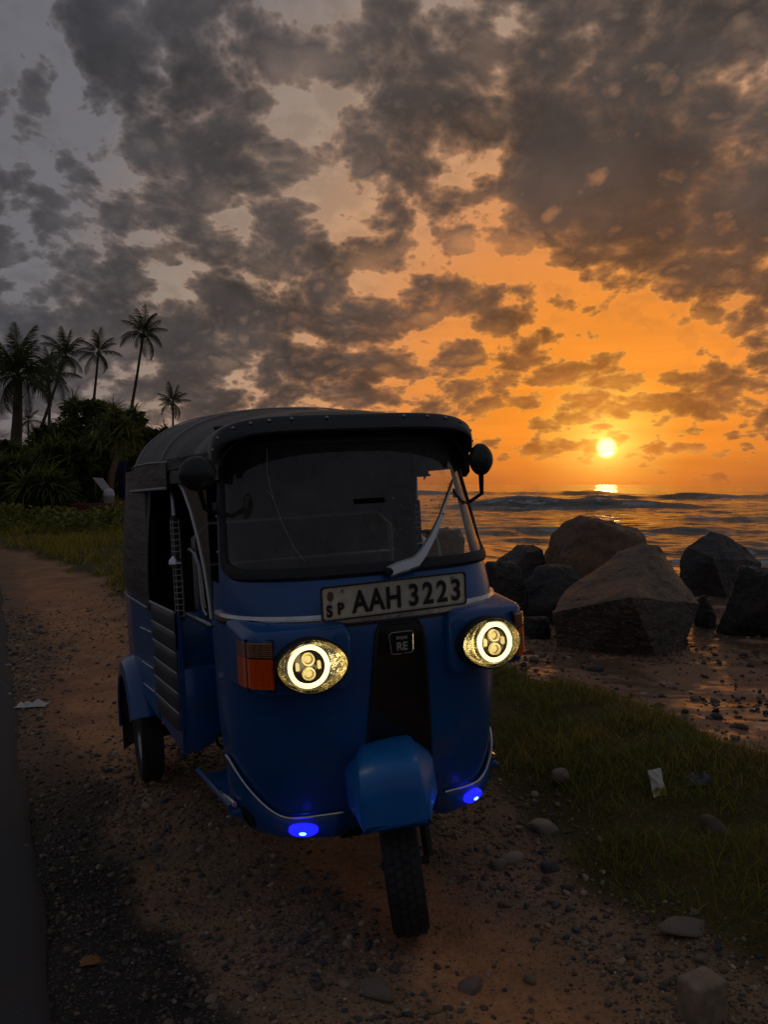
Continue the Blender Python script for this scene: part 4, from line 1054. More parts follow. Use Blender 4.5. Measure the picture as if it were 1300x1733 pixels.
hull_rock('wide slanted grey boulder with a layered sloping face, nearest of the beach rocks',
    [(936, 1038, 10.5), (960, 1000, 11.2), (1048, 934, 11.7), (1086, 921, 11.8), (1116, 923, 11.7), (1070, 1012, 9.85), (1187, 1022, 11.0), (1165, 1058, 10.7), (1134, 1100, 10.3), (955, 1106, 10.55), (942, 1060, 10.6), (1000, 1075, 12.3), (1150, 1060, 12.3), (1130, 960, 12.2), (1060, 950, 12.4)], R_grey, 2, .026, .008)
hull_rock('dark pointed boulder with a sloping left face beside the right edge',
    [(1152, 948, 18.2), (1163, 925, 18.3), (1204, 900, 18.5), (1224, 904, 18.5), (1262, 926, 18.7), (1291, 952, 18.8), (1294, 985, 18.6), (1240, 1000, 17.7), (1170, 1000, 17.8), (1154, 985, 18.0), (1210, 945, 17.6), (1230, 935, 19.4), (1180, 990, 19.4)], R_dark, 3, .034, .010, .08)
hull_rock('dark pointed boulder just right of the rickshaw mirror side',
    [(828, 985, 14.0), (842, 950, 14.2), (876, 921, 14.4), (884, 924, 14.4), (893, 935, 14.2), (903, 921, 14.6), (920, 930, 14.6), (928, 965, 14.4), (925, 1010, 13.8), (840, 1015, 13.7), (870, 965, 13.7), (880, 960, 15)], R_dark, 14, .03, .010, .07)
boulder('dark lumpy boulder lowest at the far right edge of the beach', 1282, 12.4, 125, 958, R_dark, .9, None, 21, .09, 8)
boulder('low dark boulder between the pointed rock and the grey slab', 945, 12.6, 140, 957, R_dark, .8, [((-.5, -.4, .8), .72), ((.4, -.5, .8), .75)], 17, .06, 5)
boulder('small black boulder beside the rickshaw headlight', 852, 12.4, 84, 950, R_dark, .8, None, 19, .06, 7)
boulder('brown rounded boulder seen through the windscreen', 745, 16.5, 82, 892, R_brown, .9, None, 23, .06, 6)
boulder('small dark boulder seen through the windscreen behind the door post', 702, 18, 48, 897, R_dark, .9, None, 29, .06, 6)
boulder('small flat rock lying in the gap between the slab and the right rocks', 1196, 12.9, 44, 1006, R_dark, .9, None, 31, .07, 6)
boulder('small flat dark rock at the foot of the slanted grey boulder', 905, 11.2, 60, 1042, R_dark, .9, None, 37, .07, 6)

# ------------------------------------------------------------------ pebbles, gravel
def pebble_shape(n, seed):
    V, F = ICO[n]; rg = np.random.default_rng(seed)
    P = [(rg.normal(size=3), rg.uniform(.62, 1.0)) for _ in range(11)] + [((0, 0, 1), .9), ((0, 0, -1), .9)]
    r = np.minimum(facet(V, P, 14), 1.25); p = V*r[:, None]; p = p/np.abs(p).max(0); return p, F
SHP = [[pebble_shape(1, 100+i) for i in range(6)], [pebble_shape(2, 200+i) for i in range(8)]]
PEB_COL = np.array([lin(c) for c in [(74, 72, 72), (96, 90, 84), (120, 108, 94), (142, 126, 108), (140, 124, 106), (100, 84, 70), (62, 60, 62), (118, 96, 76), (172, 158, 140)]])
PEB_W = np.array([.16, .18, .17, .14, .06, .1, .1, .06, .03])
def rot_batch(ax, ay, az):
    cx, sx, cy, sy, cz, sz = np.cos(ax), np.sin(ax), np.cos(ay), np.sin(ay), np.cos(az), np.sin(az)
    R = np.empty((len(ax), 3, 3))
    R[:, 0] = np.stack([cz*cy, cz*sy*sx - sz*cx, cz*sy*cx + sz*sx], 1); R[:, 1] = np.stack([sz*cy, sz*sy*sx + cz*cx, sz*sy*cx - cz*sx], 1); R[:, 2] = np.stack([-sy, cy*sx, cy*cx], 1)
    return R
def scatter_mesh(name, shapes, x, y, z, r, flat, cols, sink=.35):
    Vs, Fs, Cs = [], [], []; b = 0
    k = rng.integers(0, len(shapes), len(x))
    for i, (P, F) in enumerate(shapes):
        m = np.where(k == i)[0]
        if not len(m): continue
        S3 = np.stack([r[m]*rng.uniform(.8, 1.35, len(m)), r[m]*rng.uniform(.65, 1.0, len(m)), r[m]*flat[m]], 1)
        R = rot_batch(rng.normal(0, .25, len(m)), rng.normal(0, .25, len(m)), rng.uniform(0, 6.28, len(m)))
        q = np.einsum('nij,nkj->nki', R, P[None]*S3[:, None])
        q += np.stack([x[m], y[m], z[m] + r[m]*flat[m]*(1-2*sink)], 1)[:, None]
        Vs.append(q.reshape(-1, 3)); Fs.append((F[None] + (np.arange(len(m))*len(P))[:, None, None] + b).reshape(-1, 3)); b += len(m)*len(P)
        Cs.append(np.repeat(cols[m], len(P), 0))
    return np_mesh(name, np.concatenate(Vs), np.concatenate(Fs), cols={'tint': np.concatenate(Cs)})
def gravel_density(u, v):
    d = .45 + .55*sst(fbm(u*1.1, v*1.1, 4, 91), -.35, .35)
    tr = np.exp(-((v - 1.25 - .05*np.sin(u))/.20)**4)*(1-sst(u, 2.9, 4.2)) + np.exp(-((v-.62-.30*sst(u, 5, 9))/(.34+.034*np.clip(u-4.5, 0, 14)))**4)*sst(u, 3.6, 5.6)
    d = d*(1 - .86*np.clip(tr, 0, 1))
    d = d*(1 - .5*sst(u, 4, 5.5)*(1 - sst(v, 1.4, 1.7)))
    d = d*sst(v, .02, .22)*(1 - sst(v, edge_grass(u)-.02, edge_grass(u)+.22))
    return d
def scatter_gravel():
    n = 150000
    u = rng.uniform(.9, 13, n)**1.0; v = rng.uniform(.02, 2.35, n)
    u = .9 + (13-.9)*rng.random(n)**1.9
    keep = rng.random(n) < gravel_density(u, v)*np.clip(.25 + .16*u, .4, 1)*.95*(1 - .92*sst(u, 8, 13)); u, v = u[keep], v[keep]
    r = np.clip(rng.lognormal(math.log(.0050), .55, len(u)), .003, .021)*np.clip(.65 + u*.12, .8, 1.9)
    x, y = uv_xy(u, v); z = ground_z(x, y); c = PEB_COL[rng.choice(9, len(u), p=PEB_W)]*rng.uniform(.8, 1.2, (len(u), 1))*np.array([1.22, 1.12, 1.0])
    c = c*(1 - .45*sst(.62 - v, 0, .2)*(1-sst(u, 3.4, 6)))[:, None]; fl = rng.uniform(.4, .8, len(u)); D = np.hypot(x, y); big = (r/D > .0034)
    m = attr_col('pebble', .62, (90, .4, .002), .35)
    for nm, sel, sh in (('gravel', big, SHP[1]), ('fine_gravel', ~big, SHP[0])):
        idx = np.where(sel)[0]
        if nm == 'gravel' and len(idx) > 10000: idx = rng.permutation(idx)[:10000]
        if nm == 'fine_gravel' and len(idx) > 40000: idx = rng.permutation(idx)[:40000]
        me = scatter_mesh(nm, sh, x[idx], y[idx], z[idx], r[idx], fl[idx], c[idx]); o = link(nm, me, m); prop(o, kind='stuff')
        print(nm, len(idx))
    # beach shingle
    n = 16000; u = 2.5 + 16*rng.random(n)**1.3; v = edge_sea(u) + .15 + rng.random(n)**1.2*8
    keep = rng.random(n) < .2 + .8*sst(fbm(u*.8, v*.8, 4, 95), -.2, .4); u, v = u[keep], v[keep]
    x, y = uv_xy(u, v); r = np.clip(rng.lognormal(math.log(.017), .55, len(u)), .008, .09)
    c = PEB_COL[rng.choice(9, len(u), p=PEB_W)]*rng.uniform(.45, .9, (len(u), 1))*np.array([1.15, 1.05, .95])
    me = scatter_mesh('shingle', SHP[0], x, y, ground_z(x, y), r, rng.uniform(.35, .7, len(u)), c); o = link('shingle', me, m); prop(o, kind='stuff')
scatter_gravel()

# single stones big enough to point at
peb_mats = [mat('stone_%s' % n, lin(c), rough=.6, fn=grain(40, .7, 1.25, .5, .004, big=(9, .8, 1.15))) for n, c in (('slate', (78, 76, 78)), ('buff', (122, 106, 90)), ('umber', (100, 82, 66)), ('pale', (152, 136, 116)))]
peb_me = []
for i in range(6):
    P, F = pebble_shape(3, 300+i); me = np_mesh('stone', P, F)
    me.polygons.foreach_set('use_smooth', np.ones(len(me.polygons), bool)); peb_me.append(me)
def stone(px, py, wpx, k, m, sx=1.0, sy=.8, sz=.5, name='stone', rz=None):
    p = spot(px, py); r = wpx/2/1504*p.y
    me = peb_me[k].copy(); me.materials.append(peb_mats[m]); o = bpy.data.objects.new(name, me); COL.objects.link(o)
    o.scale = (r*sx, r*sy, r*sz); o.location = p + Vector((0, 0, r*sz*.35)); o.rotation_euler = (random.uniform(-.15, .15), random.uniform(-.15, .15), random.uniform(0, 6.3) if rz is None else rz)
    return o
st = np.random.default_rng(17)
SPOTS = []
while len(SPOTS) < 90:
    px, py = st.uniform(120, 1290), st.uniform(1330, 1725)
    p = spot(px, py); u, v = xy_uv(p.x, p.y)
    if st.random() > float(gravel_density(np.array([u]), np.array([v]))[0]): continue
    if 590 < px < 900 and 1560 < py and st.random() < .7: continue
    if (p.x - .09)**2 + (p.y - 2.72)**2 < .06: continue
    SPOTS.append((px, py, st.uniform(9, 20)*(1 + (py-1400)/900)))
by_kind = {}
for px, py, w in SPOTS:
    m = int(st.choice(4, p=[.42, .26, .26, .06]))
    o = stone(px, py, w, int(st.integers(0, 6)), m, 1, st.uniform(.6, .95), st.uniform(.4, .65))
    prop(o, ['rounded dark slate pebble lying in the gravel verge', 'rounded buff pebble lying in the gravel verge', 'rounded brown pebble lying in the gravel verge', 'small pale pebble lying in the gravel verge'][m], 'pebble', ['dark pebbles in the verge', 'buff pebbles in the verge', 'brown pebbles in the verge', 'pale pebbles in the verge'][m])
for px, py, w, k, m, sx, sy, sz, lab in [
    (866, 1456, 54, 0, 3, 1, .7, .35, 'flat pale stone lying among the gravel right of the front wheel'),
    (918, 1402, 74, 1, 3, 1, .6, .3, 'long pale flat stone at the foot of the grass beside the twig'),
    (842, 1468, 40, 2, 1, 1, .8, .6, 'round buff cobble left of the flat pale stone'),
    (950, 1324, 46, 3, 1, 1, .7, .7, 'tan cobble half hidden in the grass beside the rickshaw'),
    (1208, 1412, 66, 4, 2, 1, .7, .7, 'brown cobble sunk in the grass verge below the snack bag'),
    (634, 1678, 90, 5, 1, 1, .55, .3, 'long buff flat stone set in the dirt below the front wheel'),
    (800, 1672, 70, 0, 1, 1, .7, .3, 'wide buff slab edge in the sandy track below the wheel'),
    (932, 1470, 46, 1, 0, 1, .8, .5, 'dark cobble on the upper edge of the gravel slope'),
    (1160, 1575, 96, 3, 1, 1, .6, .22, 'broad tan flat stone at the grass edge far right'),
    (1185, 1625, 40, 4, 1, 1, .8, .4, 'small angular buff stone below the broad tan stone'),
    (560, 1530, 44, 2, 2, 1, .7, .45, 'brown cobble left of the front tyre')]:
    prop(stone(px, py, w, k, m, sx, sy, sz), lab, 'stone')
# squared block at the bottom edge
p = spot(1188, 1722); mb = MB(); mb.box((0, 0, .045), (.10, .08, .12))
o = mb.build('stone_block', mat('block_stone', lin((150, 128, 106)), rough=.75, fn=grain(30, .7, 1.2, .6, .006, big=(12, .8, 1.1))), bevel=.010, seg=3); o.location = p; o.rotation_euler = (.05, -.04, .5)
prop(o, 'squared pale brown stone block at the bottom right corner', 'stone block')

# ------------------------------------------------------------------ grass
def grass_mesh(name, x, y, z, h, w, cols, lean=.5, segs=3, seed=3):
    rg = np.random.default_rng(seed); n = len(x); a = rg.uniform(0, 6.283, n); L = lean*rg.uniform(.2, 1.3, n); b2 = rg.uniform(0, 6.283, n)
    V = np.zeros((n, segs*2+1, 3)); C = np.zeros((n, segs*2+1, 3))
    dx, dy = np.cos(b2), np.sin(b2); px, py = np.cos(a), np.sin(a)
    for s in range(segs+1):
        f = s/segs; ho = h*(f - .30*L*f*f); rr = h*L*f**1.8
        cx, cy, cz = x + dx*rr, y + dy*rr, z + ho - .01
        ww = w*(1-f)**.6
        if s < segs:
            for j, sg in ((0, -1), (1, 1)): V[:, s*2+j] = np.stack([cx + sg*px*ww, cy + sg*py*ww, cz], 1); C[:, s*2+j] = cols
        else: V[:, s*2] = np.stack([cx, cy, cz], 1); C[:, s*2] = cols*1.15
    k = segs*2+1; base = (np.arange(n)*k)[:, None]
    Q = np.concatenate([base + np.array([[2*s, 2*s+1, 2*s+3, 2*s+2]]) for s in range(segs-1)]) if segs > 1 else np.zeros((0, 4), int)
    T = base + np.array([[2*segs-2, 2*segs-1, 2*segs]])
    return np_mesh(name, V.reshape(-1, 3), [Q, T], cols={'tint': C.reshape(-1, 3)})
M_grass = attr_col('grass', .55, None, .3, .35)
GC = np.array([lin(c) for c in [(122, 124, 46), (144, 140, 52), (100, 106, 42), (164, 142, 64), (178, 150, 80), (132, 112, 50)]])
def grass_band():
    n = 130000; u = .2 + 12*rng.random(n)**1.35; v = rng.uniform(1.7, 4.9, n)
    eg, es = edge_grass(u), edge_sea(u); w0 = .16*fbm(u*2.2, v*2.2, 4, 101)
    inside = sst(v + w0, eg-.16, eg+.28)*(1 - sst(v + w0, es-.22, es+.06))
    cl = sst(fbm(u*3.3, v*3.3, 4, 103), -.5, .25)
    keep = rng.random(n) < inside*(.45+.55*cl); u, v, cl, inside = u[keep], v[keep], cl[keep], inside[keep]
    x, y = uv_xy(u, v); m = (x*x+y*y > 1.2) & (((x-.2)*.9+(y-4.2)*.1)**2 >= 0); x, y, u, v, cl, inside = x[m], y[m], u[m], v[m], cl[m], inside[m]
    h = rng.uniform(.035, .10, len(x))*(.5 + .8*cl)*(.45 + .55*inside); w = rng.uniform(.0014, .0030, len(x))*np.clip(.7+.11*np.hypot(x, y), 1, 2)
    dry = fbm(u*1.4, v*1.4, 3, 107); idx = np.clip((rng.random(len(x))*3.2 + (dry > .05)*1.6*rng.random(len(x))*1.6).astype(int), 0, 5)
    c = GC[idx]*rng.uniform(.75, 1.25, (len(x), 1))
    me = grass_mesh('grass', x, y, ground_z(x, y), h, w, c, .95, 3, 3); print('grass', len(x))
    o = link('grass', me, M_grass); prop(o, kind='stuff')
    # tufts out in the gravel and along the verge behind
    n = 90000; u = 7 + 36*rng.random(n)**1.25; v = rng.uniform(-1.5, 9, n)
    keep = rng.random(n) < sst(v + .3*fbm(u, v, 3, 109), edge_grass(u)-.1, edge_grass(u)+.35)*(1-sst(v, edge_sea(u)-.2, edge_sea(u)+.1))*(.2 + .8*sst(fbm(u*1.1, v*1.1, 4, 111), -.4, .3)); u, v = u[keep], v[keep]
    x, y = uv_xy(u, v); lm = sst(fbm(u*.6, v*.6, 3, 113), -.4, .5)
    h = rng.uniform(.10, .30, len(x))*(.4 + lm*1.1); w = rng.uniform(.006, .014, len(x))
    c = np.array([lin(q) for q in [(142, 136, 42), (168, 154, 52), (120, 116, 38), (176, 156, 64)]])[rng.integers(0, 4, len(x))]*rng.uniform(.75, 1.25, (len(x), 1))
    me = grass_mesh('verge_grass', x, y, ground_z(x, y), h, w, c, .9, 2, 5); o = link('verge_grass', me, M_grass); prop(o, kind='stuff'); print('verge', len(x))
grass_band()

# low leafy creeper covering the bank below the bushes
def leaf_cloud(name, P, size, cols, seed, up=.5, m=None, parent=None):
    rg = np.random.default_rng(seed); n = len(P)
    d = rg.normal(size=(n, 3)); d[:, 2] = np.abs(d[:, 2])*.5 + up*0; d /= np.linalg.norm(d, axis=1)[:, None]
    s = np.cross(d, rg.normal(size=(n, 3))); s /= np.linalg.norm(s, axis=1)[:, None]
    L = (size*rg.uniform(.6, 1.4, n))[:, None]; W_ = L*.32
    V = np.stack([P, P + d*L*.5 + s*W_, P + d*L, P + d*L*.5 - s*W_], 1)
    F = np.arange(n*4).reshape(n, 4)
    C = np.repeat(cols, 4, 0)
    me = np_mesh(name, V.reshape(-1, 3), F, cols={'tint': C}); return link(name, me, m, parent, smooth=False)
M_leaf = attr_col('leaf', .5, None, .35, .40)
def creeper():
    n = 30000; px = rng.uniform(-60, 330, n); Y = rng.uniform(17, 29.5, n); x = (px-650)/1504*Y; y = Y
    u, v = xy_uv(x, y); lump = sst(fbm(u*.42, v*.42, 4, 121), .0, .5)
    keep = rng.random(n) < lump*sst(v, edge_grass(u)+.2, edge_grass(u)+.9)*(1-sst(v, edge_sea(u)-.1, edge_sea(u)+.4)); x, y, u, v, lump = x[keep], y[keep], u[keep], v[keep], lump[keep]
    z = ground_z(x, y) + .80*lump*rng.random(len(x))**.5
    c = np.array([lin(q) for q in [(112, 122, 46), (146, 144, 54), (86, 96, 38), (176, 168, 74)]])[rng.choice(4, len(x), p=[.4, .25, .3, .05])]*rng.uniform(.7, 1.2, (len(x), 1))
    o = leaf_cloud('creeper_leaves', np.stack([x, y, z], 1), .13, c, 7, m=M_leaf); prop(o, kind='stuff')
creeper()

# ------------------------------------------------------------------ palms
M_trunk = mat('palm_bark', lin((86, 70, 56)), rough=.85, fn=grain(14, .7, 1.2, .6, .02))
def frond_mesh(name, L, droop, seed, pairs=26, width=.30):
    rg = np.random.default_rng(seed); ts = np.linspace(0, 1, 14)
    # rachis in the x-z plane rising then drooping
    ang = .35 - droop*ts**1.25*2.0
    dx = np.cos(ang); dz = np.sin(ang); X_ = np.concatenate([[0], np.cumsum(dx[:-1])])/13*L; Z_ = np.concatenate([[0], np.cumsum(dz[:-1])])/13*L
    V = []; F = []; C = []
    g = np.array(lin((70, 80, 34))); st_ = np.array(lin((104, 96, 54)))
    for i, t_ in enumerate(ts):
        w = .022*L*(1-t_*.8)*.6
        V += [(X_[i], -w, Z_[i]), (X_[i], w, Z_[i]), (X_[i], 0, Z_[i]-w)]; C += [st_]*3
    for i in range(13):
        for a, b in ((0, 1), (1, 2), (2, 0)): F.append((i*3+a, i*3+b, i*3+3+b, i*3+3+a))
    for k in range(pairs):
        t_ = .14 + .86*(k+.5)/pairs; x = np.interp(t_, ts, X_); z = np.interp(t_, ts, Z_); sl = np.interp(t_, ts, ang)
        ll = L*width*(math.sin(PI*min(1, .18+.82*t_))**.6)*rg.uniform(.85, 1.1); ww = .013*L
        for sg in (-1, 1):
            fw = .55 + .35*t_; d = Vector((fw*math.cos(sl), sg*.8, fw*math.sin(sl) - .45 - .35*rg.random())).normalized()
            p = Vector((x, 0, z)); t1 = p + d*ll*.55; t2 = p + d*ll + Vector((0, 0, -ll*.22)); wv = Vector((math.cos(sl), 0, math.sin(sl)))*ww
            b = len(V); V += [tuple(p - wv), tuple(p + wv), tuple(t1 + wv*.8), tuple(t1 - wv*.8), tuple(t2)]; C += [g*rg.uniform(.7, 1.2)]*5
            F += [(b, b+1, b+2, b+3), (b+3, b+2, b+4)]
    q = np.array([f for f in F if len(f) == 4]); t3 = np.array([f for f in F if len(f) == 3])
    return np_mesh(name, np.array(V), [q, t3], cols={'tint': np.array(C)})
FR = [frond_mesh('frond', 1.0, dr, 40+i) for i, dr in enumerate([.25, .45, .62, .8, 1.0])]
for me in FR: me.materials.append(M_leaf)
def palm(label, top, base_px, Y, R, lean, n, seed, tr=.13, name='palm_tree'):
    """top: pixel of the crown's heart"""
    rg = np.random.default_rng(seed)
    x, y = at_depth(base_px, Y); z0 = gz(x, y); tx, _ = at_depth(top[0], Y); tz = CAM_H - (top[1]-820)/1504*Y
    o = empty(name, (x, y, z0)); prop(o, label, 'palm tree', 'palm trees on the point')
    H = tz - z0; D = tx - x; pts = []; rs = []
    for i in range(17):
        f = i/16; bow = lean*math.sin(PI*f); pts.append((D*f**.85 + bow, .1*math.sin(f*3), H*f)); rs.append(tr*(1.35 - .75*f + (.5*math.exp(-f*14))) + .006*(i % 2))
    MB().tube(pts, rs, 9).build('trunk', M_trunk, o)
    for k in range(n):
        f = (k+.5)/n; el = math.radians(82 - 120*f**1.15 + rg.normal()*7); az = k*2.39996 + rg.normal()*.2
        mi = int(np.clip(1 + f*3.2 + rg.normal()*.6, 0, 4)); fo = bpy.data.objects.new('frond', FR[mi]); COL.objects.link(fo); fo.parent = o
        fo.location = (D, 0.1*math.sin(3), H); L = R*rg.uniform(.85, 1.12); fo.scale = (L, L, L)
        fo.rotation_euler = (rg.normal()*.25, -el + .2, az)
    mb = MB(); V, F = ICO[1]
    for k in range(7):
        a = rg.uniform(0, 6.28); c = np.array([D + .16*R*.5*math.cos(a), .16*R*.5*math.sin(a), H - .12*R*rg.uniform(.2, 1)])
        mb.add(V*.055*R + c, [tuple(f) for f in F])
    mb.build('coconut_cluster', M_trunk, o)
    return o
palm('broad dark palm with a thick trunk and drooping fronds nearest the left edge', (32, 636), 12, 46, 2.6, .1, 26, 1, .30)
palm('palm with a leaning trunk, second from the left edge', (113, 604), 22, 66, 2.3, -.1, 17, 2, .13)
palm('palm with a curved trunk, right of the two leaning palms in the left clump', (168, 598), 132, 68, 2.0, .1, 14, 3, .12)
palm('tallest slender palm leaning right above the bushes, standing alone', (244, 566), 186, 70, 2.35, .1, 17, 4, .13)
palm('small distant palm with a straight trunk just above the rickshaw hood', (293, 682), 292, 95, 2.2, 0, 14, 5, .14)
palm('low half hidden palm with ragged fronds between the thick and leaning palms', (84, 640), 74, 60, 2.1, .1, 15, 6, .12)
palm('small palm tuft showing over the bushes at the far left', (48, 712), 48, 75, 1.3, 0, 13, 7, .12)

# ------------------------------------------------------------------ screw pine bushes
def rosette_mesh(seed, n=46):
    rg = np.random.default_rng(seed); V = []; Q = []; C = []
    for k in range(n):
        az = k*2.39996; el = math.radians(80 - 105*(k/n)**.9) + rg.normal()*.12; L = rg.uniform(.75, 1.15); w = rg.uniform(.030, .045)
        g = np.array(lin([(96, 110, 44), (120, 126, 52), (80, 94, 40), (136, 128, 62)][rg.integers(0, 4)]))*rg.uniform(.75, 1.2)
        ca, sa = math.cos(az), math.sin(az); p = np.zeros(3); e = el; b = len(V)
        for s in range(5):
            f = s/4; ww = w*(1 - f)**.7 + .003; side = np.array([-sa, ca, 0])*ww
            V += [p - side, p + side]; C += [g, g]
            st_ = L/4; p = p + np.array([ca*math.cos(e), sa*math.cos(e), math.sin(e)])*st_; e -= rg.uniform(.18, .5)
        for s in range(4): Q.append((b+2*s, b+2*s+1, b+2*s+3, b+2*s+2))
    me = np_mesh('leaf_rosette', np.array(V), np.array(Q), cols={'tint': np.array(C)}); me.materials.append(M_leaf); return me
ROS = [rosette_mesh(60+i) for i in range(5)]
def bush(label, px, Y, wpx, top_px, seed, n=20, rs=.95):
    rg = np.random.default_rng(seed); x, y = at_depth(px, Y); z0 = gz(x, y); w = wpx/1504*Y/2; h = CAM_H - (top_px-820)/1504*Y - z0
    o = empty('screw_pine', (x, y, z0)); prop(o, label, 'bush', 'screw pines on the bank')
    core = MB(); heads = []
    for k in range(n):
        a = rg.uniform(0, 6.283); f = rg.random()**.6; zz = rg.uniform(.12, .94); rr = w*.88*math.sqrt(max(0, 1 - (zz*1.02)**2.2))*(.55+.45*f) + .05
        p = Vector((rr*math.cos(a), rr*math.sin(a)*.8, h*zz)); heads.append(p)
        core.tube([(p.x*.15, p.y*.15, 0), (p.x*.55, p.y*.55, p.z*.45), tuple(p)], [.10, .07, .045], 6)
        r = bpy.data.objects.new('leaf_rosette', ROS[rg.integers(0, 5)]); COL.objects.link(r); r.parent = o; r.location = p; s = rs*rg.uniform(.75, 1.2); r.scale = (s, s, s)
        r.rotation_euler = (rg.normal()*.25 + .35*math.sin(a)*-1, .35*math.cos(a), rg.uniform(0, 6.28))
    core.build('stem', M_trunk, o)
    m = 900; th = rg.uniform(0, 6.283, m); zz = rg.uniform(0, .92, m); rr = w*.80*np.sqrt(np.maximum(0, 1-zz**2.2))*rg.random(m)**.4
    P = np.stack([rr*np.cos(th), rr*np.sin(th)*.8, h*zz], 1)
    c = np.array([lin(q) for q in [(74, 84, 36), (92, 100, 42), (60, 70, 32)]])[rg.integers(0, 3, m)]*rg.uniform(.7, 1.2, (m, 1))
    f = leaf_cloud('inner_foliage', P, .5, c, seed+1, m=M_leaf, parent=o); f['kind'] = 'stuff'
    return o
for lab, *a in [
    ('tall screw pine bush at the far left edge under the broad palm', -10, 39, 150, 742, 1, 24),
    ('screw pine bush behind the leaning palm trunk, middle of the bank', 88, 42, 140, 716, 2, 24),
    ('highest screw pine bush, forming the top of the green mound', 148, 44, 150, 668, 3, 30),
    ('dense screw pine bush right of the mound top, below the tallest palm', 212, 45, 130, 690, 4, 26),
    ('sloping screw pine bush behind the rickshaw hood', 272, 46, 110, 722, 5, 20),
    ('low wide screw pine bush in front at the left edge', 28, 34, 140, 778, 6, 22),
    ('pale leaved screw pine bush in front of the mound, left of the white board', 108, 35, 140, 748, 7, 26),
    ('shaded screw pine bush right of the white board, beside the rickshaw hood', 252, 37, 90, 768, 8, 18),
    ('low dark screw pine bush left of the red wall', 78, 32.5, 110, 806, 9, 18),
    ('screw pine bush filling the gap behind the white board', 172, 39, 110, 742, 10, 22)]:
    bush(lab, *a)
# one screw pine with a bare trunk in front of the mound
def trunk_pine():
    x, y = at_depth(183, 35.5); z0 = gz(x, y); k = 35.5/1504; o = empty('screw_pine', (x, y, z0)); prop(o, 'screw pine with a bare curved trunk and drooping leaves beside the white board', 'bush', 'screw pines on the bank')
    zz = lambda p: CAM_H - (p-820)*k - z0
    MB().tube([(0, 0, 0), (.15, 0, zz(800)), (.36, 0, zz(775)), (.38, 0, zz(750)), (.32, 0, zz(728))], [.16, .13, .11, .10, .09], 9).build('trunk', mat('pale_bark', lin((132, 104, 76)), rough=.85, fn=grain(14, .75, 1.15, .5, .02)), o)
    for i, (dx, dz) in enumerate([(.32, 728), (0, 722), (.7, 724), (.3, 705), (-.35, 740), (.95, 742), (.45, 745)]):
        r = bpy.data.objects.new('leaf_rosette', ROS[i % 5]); COL.objects.link(r); r.parent = o; r.location = (dx, .2*math.sin(i*2), zz(dz)); r.scale = (1.05,)*3; r.rotation_euler = (.2*math.sin(i), .3*math.cos(i*2), i)
trunk_pine()

# ------------------------------------------------------------------ small things on the bank and the verge
def quad_board():
    Y = 33.5; k = Y/1504; P = lambda px, py, dy=0: Vector(((px-650)*k, Y+dy, CAM_H - (py-820)*k))
    m = mat('white_board', lin((205, 200, 196)), rough=.55, fn=grain(8, .85, 1.05, .05))
    b0 = spot(172, 862); o = empty('sign_board', (P(176, 820).x, Y, 0)); prop(o, 'white board tilted on a low stand in front of the bushes', 'board')
    off = Vector((P(176, 820).x, Y, 0))
    a = [P(156, 808), P(173, 809), P(188, 830), P(173, 830)]
    mb = MB(); mb.add([p - off for p in a] + [p - off + Vector((0, .05, 0)) for p in a], [(0, 1, 2, 3), (7, 6, 5, 4), (0, 4, 5, 1), (1, 5, 6, 2), (2, 6, 7, 3), (3, 7, 4, 0)]); mb.build('tilted_panel', m, o, smooth=False)
    g = gz(off.x, Y); mb = MB()
    for px, py in ((160, 813), (176, 830)): q = P(px, py, .08) - off; mb.tube([q, (q.x, q.y, g - .05)], .03, 6)
    mb.build('stand_leg', M_trunk, o)
    d = empty('plastic_drum', (P(188, 838).x, Y-.3, gz(P(188, 838).x, Y-.3))); prop(d, 'small white drum with a domed lid beside the tilted board', 'drum')
    zb = d.location.z; top = CAM_H - (826-820)*k
    H = top - zb; r = .20
    MB().lathe([(0, 0), (r*.9, 0), (r, .05), (r, H*.62)], (0, 0, 0), 'z', 20).build('drum_body', mat('drum_grey', lin((150, 140, 134)), rough=.5), d)
    MB().lathe([(r*1.04, H*.60), (r*1.04, H*.70), (r*.9, H*.86), (r*.5, H*.97), (0, H)], (0, 0, 0), 'z', 20).build('drum_lid', m, d)
    Y2 = 36.2; x, y = at_depth(208, Y2); h0 = gz(x, y)
    pb = MB(); pb.box((0, 0, .85), (.36, .08, 1.7)); pb.box((0, -.045, .85), (.30, .012, 1.5)); o = pb.build('blue_panel', mat('blue_board', lin((22, 30, 78)), rough=.5, fn=grain(12, .8, 1.1, .1)), bevel=.008); o.location = (x, y, h0-.05)
    prop(o, 'narrow upright blue panel standing among the bushes', 'panel')
quad_board()
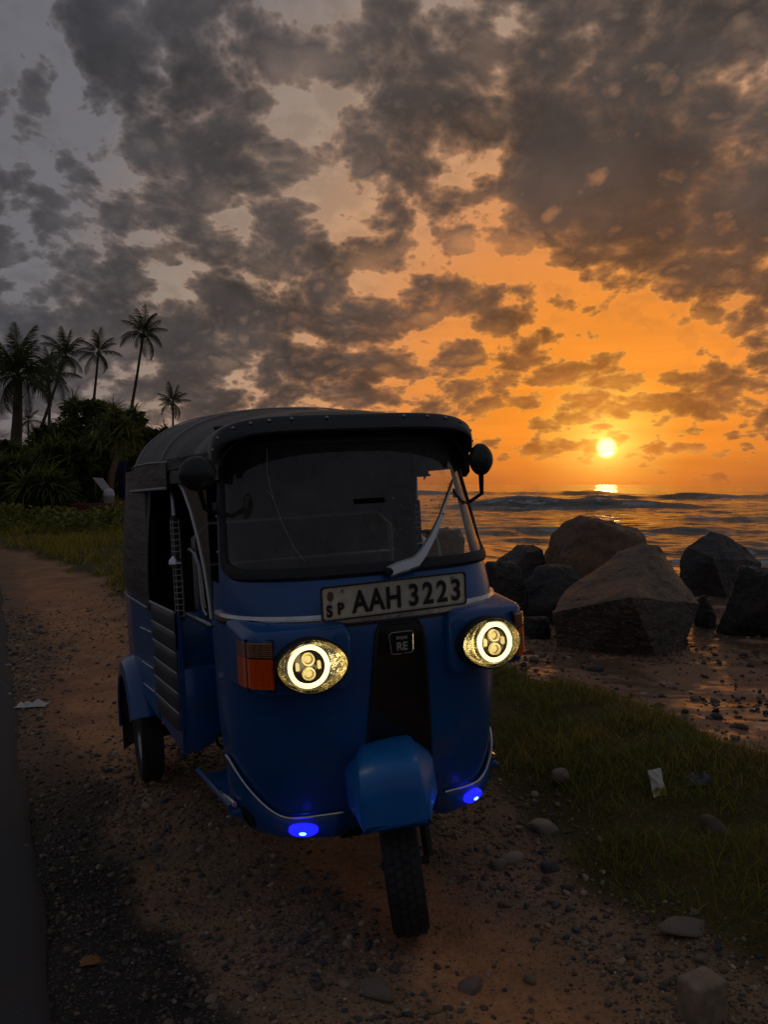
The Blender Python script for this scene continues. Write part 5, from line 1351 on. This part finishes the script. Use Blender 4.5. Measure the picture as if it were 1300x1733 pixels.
def red_wall():
    Y = 32; k = Y/1504; x0 = (112-650)*k; x1 = (232-650)*k; zt = CAM_H - (853-820)*k
    w = empty('garden_wall', ((x0+x1)/2, Y, 0)); prop(w, 'low reddish brick wall at the foot of the bushes', 'wall')
    zb = min(gz(x0, Y), gz(x1, Y)) - .15; L = x1-x0; H = zt - zb
    MB().box((0, .10, zb+H/2), (L, .14, H)).build('mortar', mat('mortar', lin((96, 74, 62)), rough=.9, fn=grain(20, .8, 1.1, .3)), w)
    bm = [mat('red_brick_%s' % n, lin(c), rough=.85, fn=grain(18, .75, 1.15, .4, .01)) for n, c in (('dark', (104, 52, 38)), ('mid', (122, 62, 44)))]
    n = int(H/.085); bmesh_ = None
    me = []
    for i in range(2):
        q = MB().box((0, 0, 0), (.245, .12, .068)).build('brick', bm[i], w, bevel=.006, seg=1); me.append(q.data); bpy.data.objects.remove(q)
    for r in range(n):
        xx = -L/2 + (.0 if r % 2 else .13)
        while xx < L/2 - .12:
            b = bpy.data.objects.new('brick', me[random.random() < .5]); COL.objects.link(b); b.parent = w; b.location = (xx+.125, .028 + random.uniform(-.005, .005), zt - zb + zb - .05 - r*.082); b.rotation_euler = (0, 0, random.uniform(-.02, .02)); xx += .258
    MB().box((0, .09, zt), (L+.04, .24, .05)).build('coping', mat('coping_stone', lin((100, 66, 52)), rough=.85, fn=grain(20, .8, 1.1, .3)), w, bevel=.008)
red_wall()

def crumple(name, label, cat, px, py, wpx, ratio, m, seed, hgt=.3, rz=0, tilt=0):
    p = spot(px, py); w = wpx/1504*p.y; n = 16
    a = np.linspace(-.5, .5, n); A, B = np.meshgrid(a, a, indexing='ij')
    edge = 1 + .22*fbm(A*3+seed, B*3, 3, seed)
    Xx = A*w*edge; Yy = B*w*ratio*edge; Z = (.35 + fbm(A*4.1, B*4.1, 4, seed+5)*.9)*w*hgt*(1 - (2*np.maximum(abs(A), abs(B)))**4)
    me = np_mesh(name, np.stack([Xx.ravel(), Yy.ravel(), Z.ravel()], 1), grid_faces(n, n)); o = link(name, me, m)
    o.location = p + Vector((0, 0, .012)); o.rotation_euler = (tilt, 0, rz); prop(o, label, cat); return o
crumple('crumpled_rag', 'crumpled white rag lying at the edge of the asphalt road', 'rag', 53, 1197, 50, .45, mat('white_cloth', lin((214, 208, 200)), rough=.8), 3, .22, .15)
crumple('dry_leaf', 'curled orange dry leaf on the dark gravel near the road', 'leaf', 152, 1634, 36, .6, mat('dry_leaf_brown', lin((150, 98, 52)), rough=.7), 5, .35, .4)
bag_m = mat('snack_foil', lin((206, 200, 178)), rough=.35, spec=.6, fn=lambda t, b: t.l.new(t.mix(t.sstep(t.noise(obj_co(t), 14, 2, .5), .52, .58), lin((206, 200, 178)), lin((170, 148, 60))).s, b.inputs['Base Color']))
o = crumple('snack_bag', 'torn pale snack bag standing up in the grass', 'bag', 1113, 1350, 27, 1.6, bag_m, 9, .4, .4, math.radians(68)); o.location.z += .05
crumple('plastic_scrap', 'grey blue scrap of plastic film in the grass right of the snack bag', 'litter', 1182, 1330, 46, .5, mat('grey_film', lin((74, 84, 90)), rough=.3, spec=.6), 12, .5, .2)
a_, b_, c_, d_ = spot(928, 1372), spot(936, 1400), spot(952, 1416), spot(980, 1412)
o = MB().tube([a_ + Vector((0, 0, .05)), b_ + Vector((0, 0, .035)), c_ + Vector((0, 0, .012)), d_ + Vector((0, 0, .012))], [.0028, .0028, .0026, .002], 6).build('bent_twig', M_blackm); prop(o, 'thin black bent twig at the edge of the grass', 'twig')
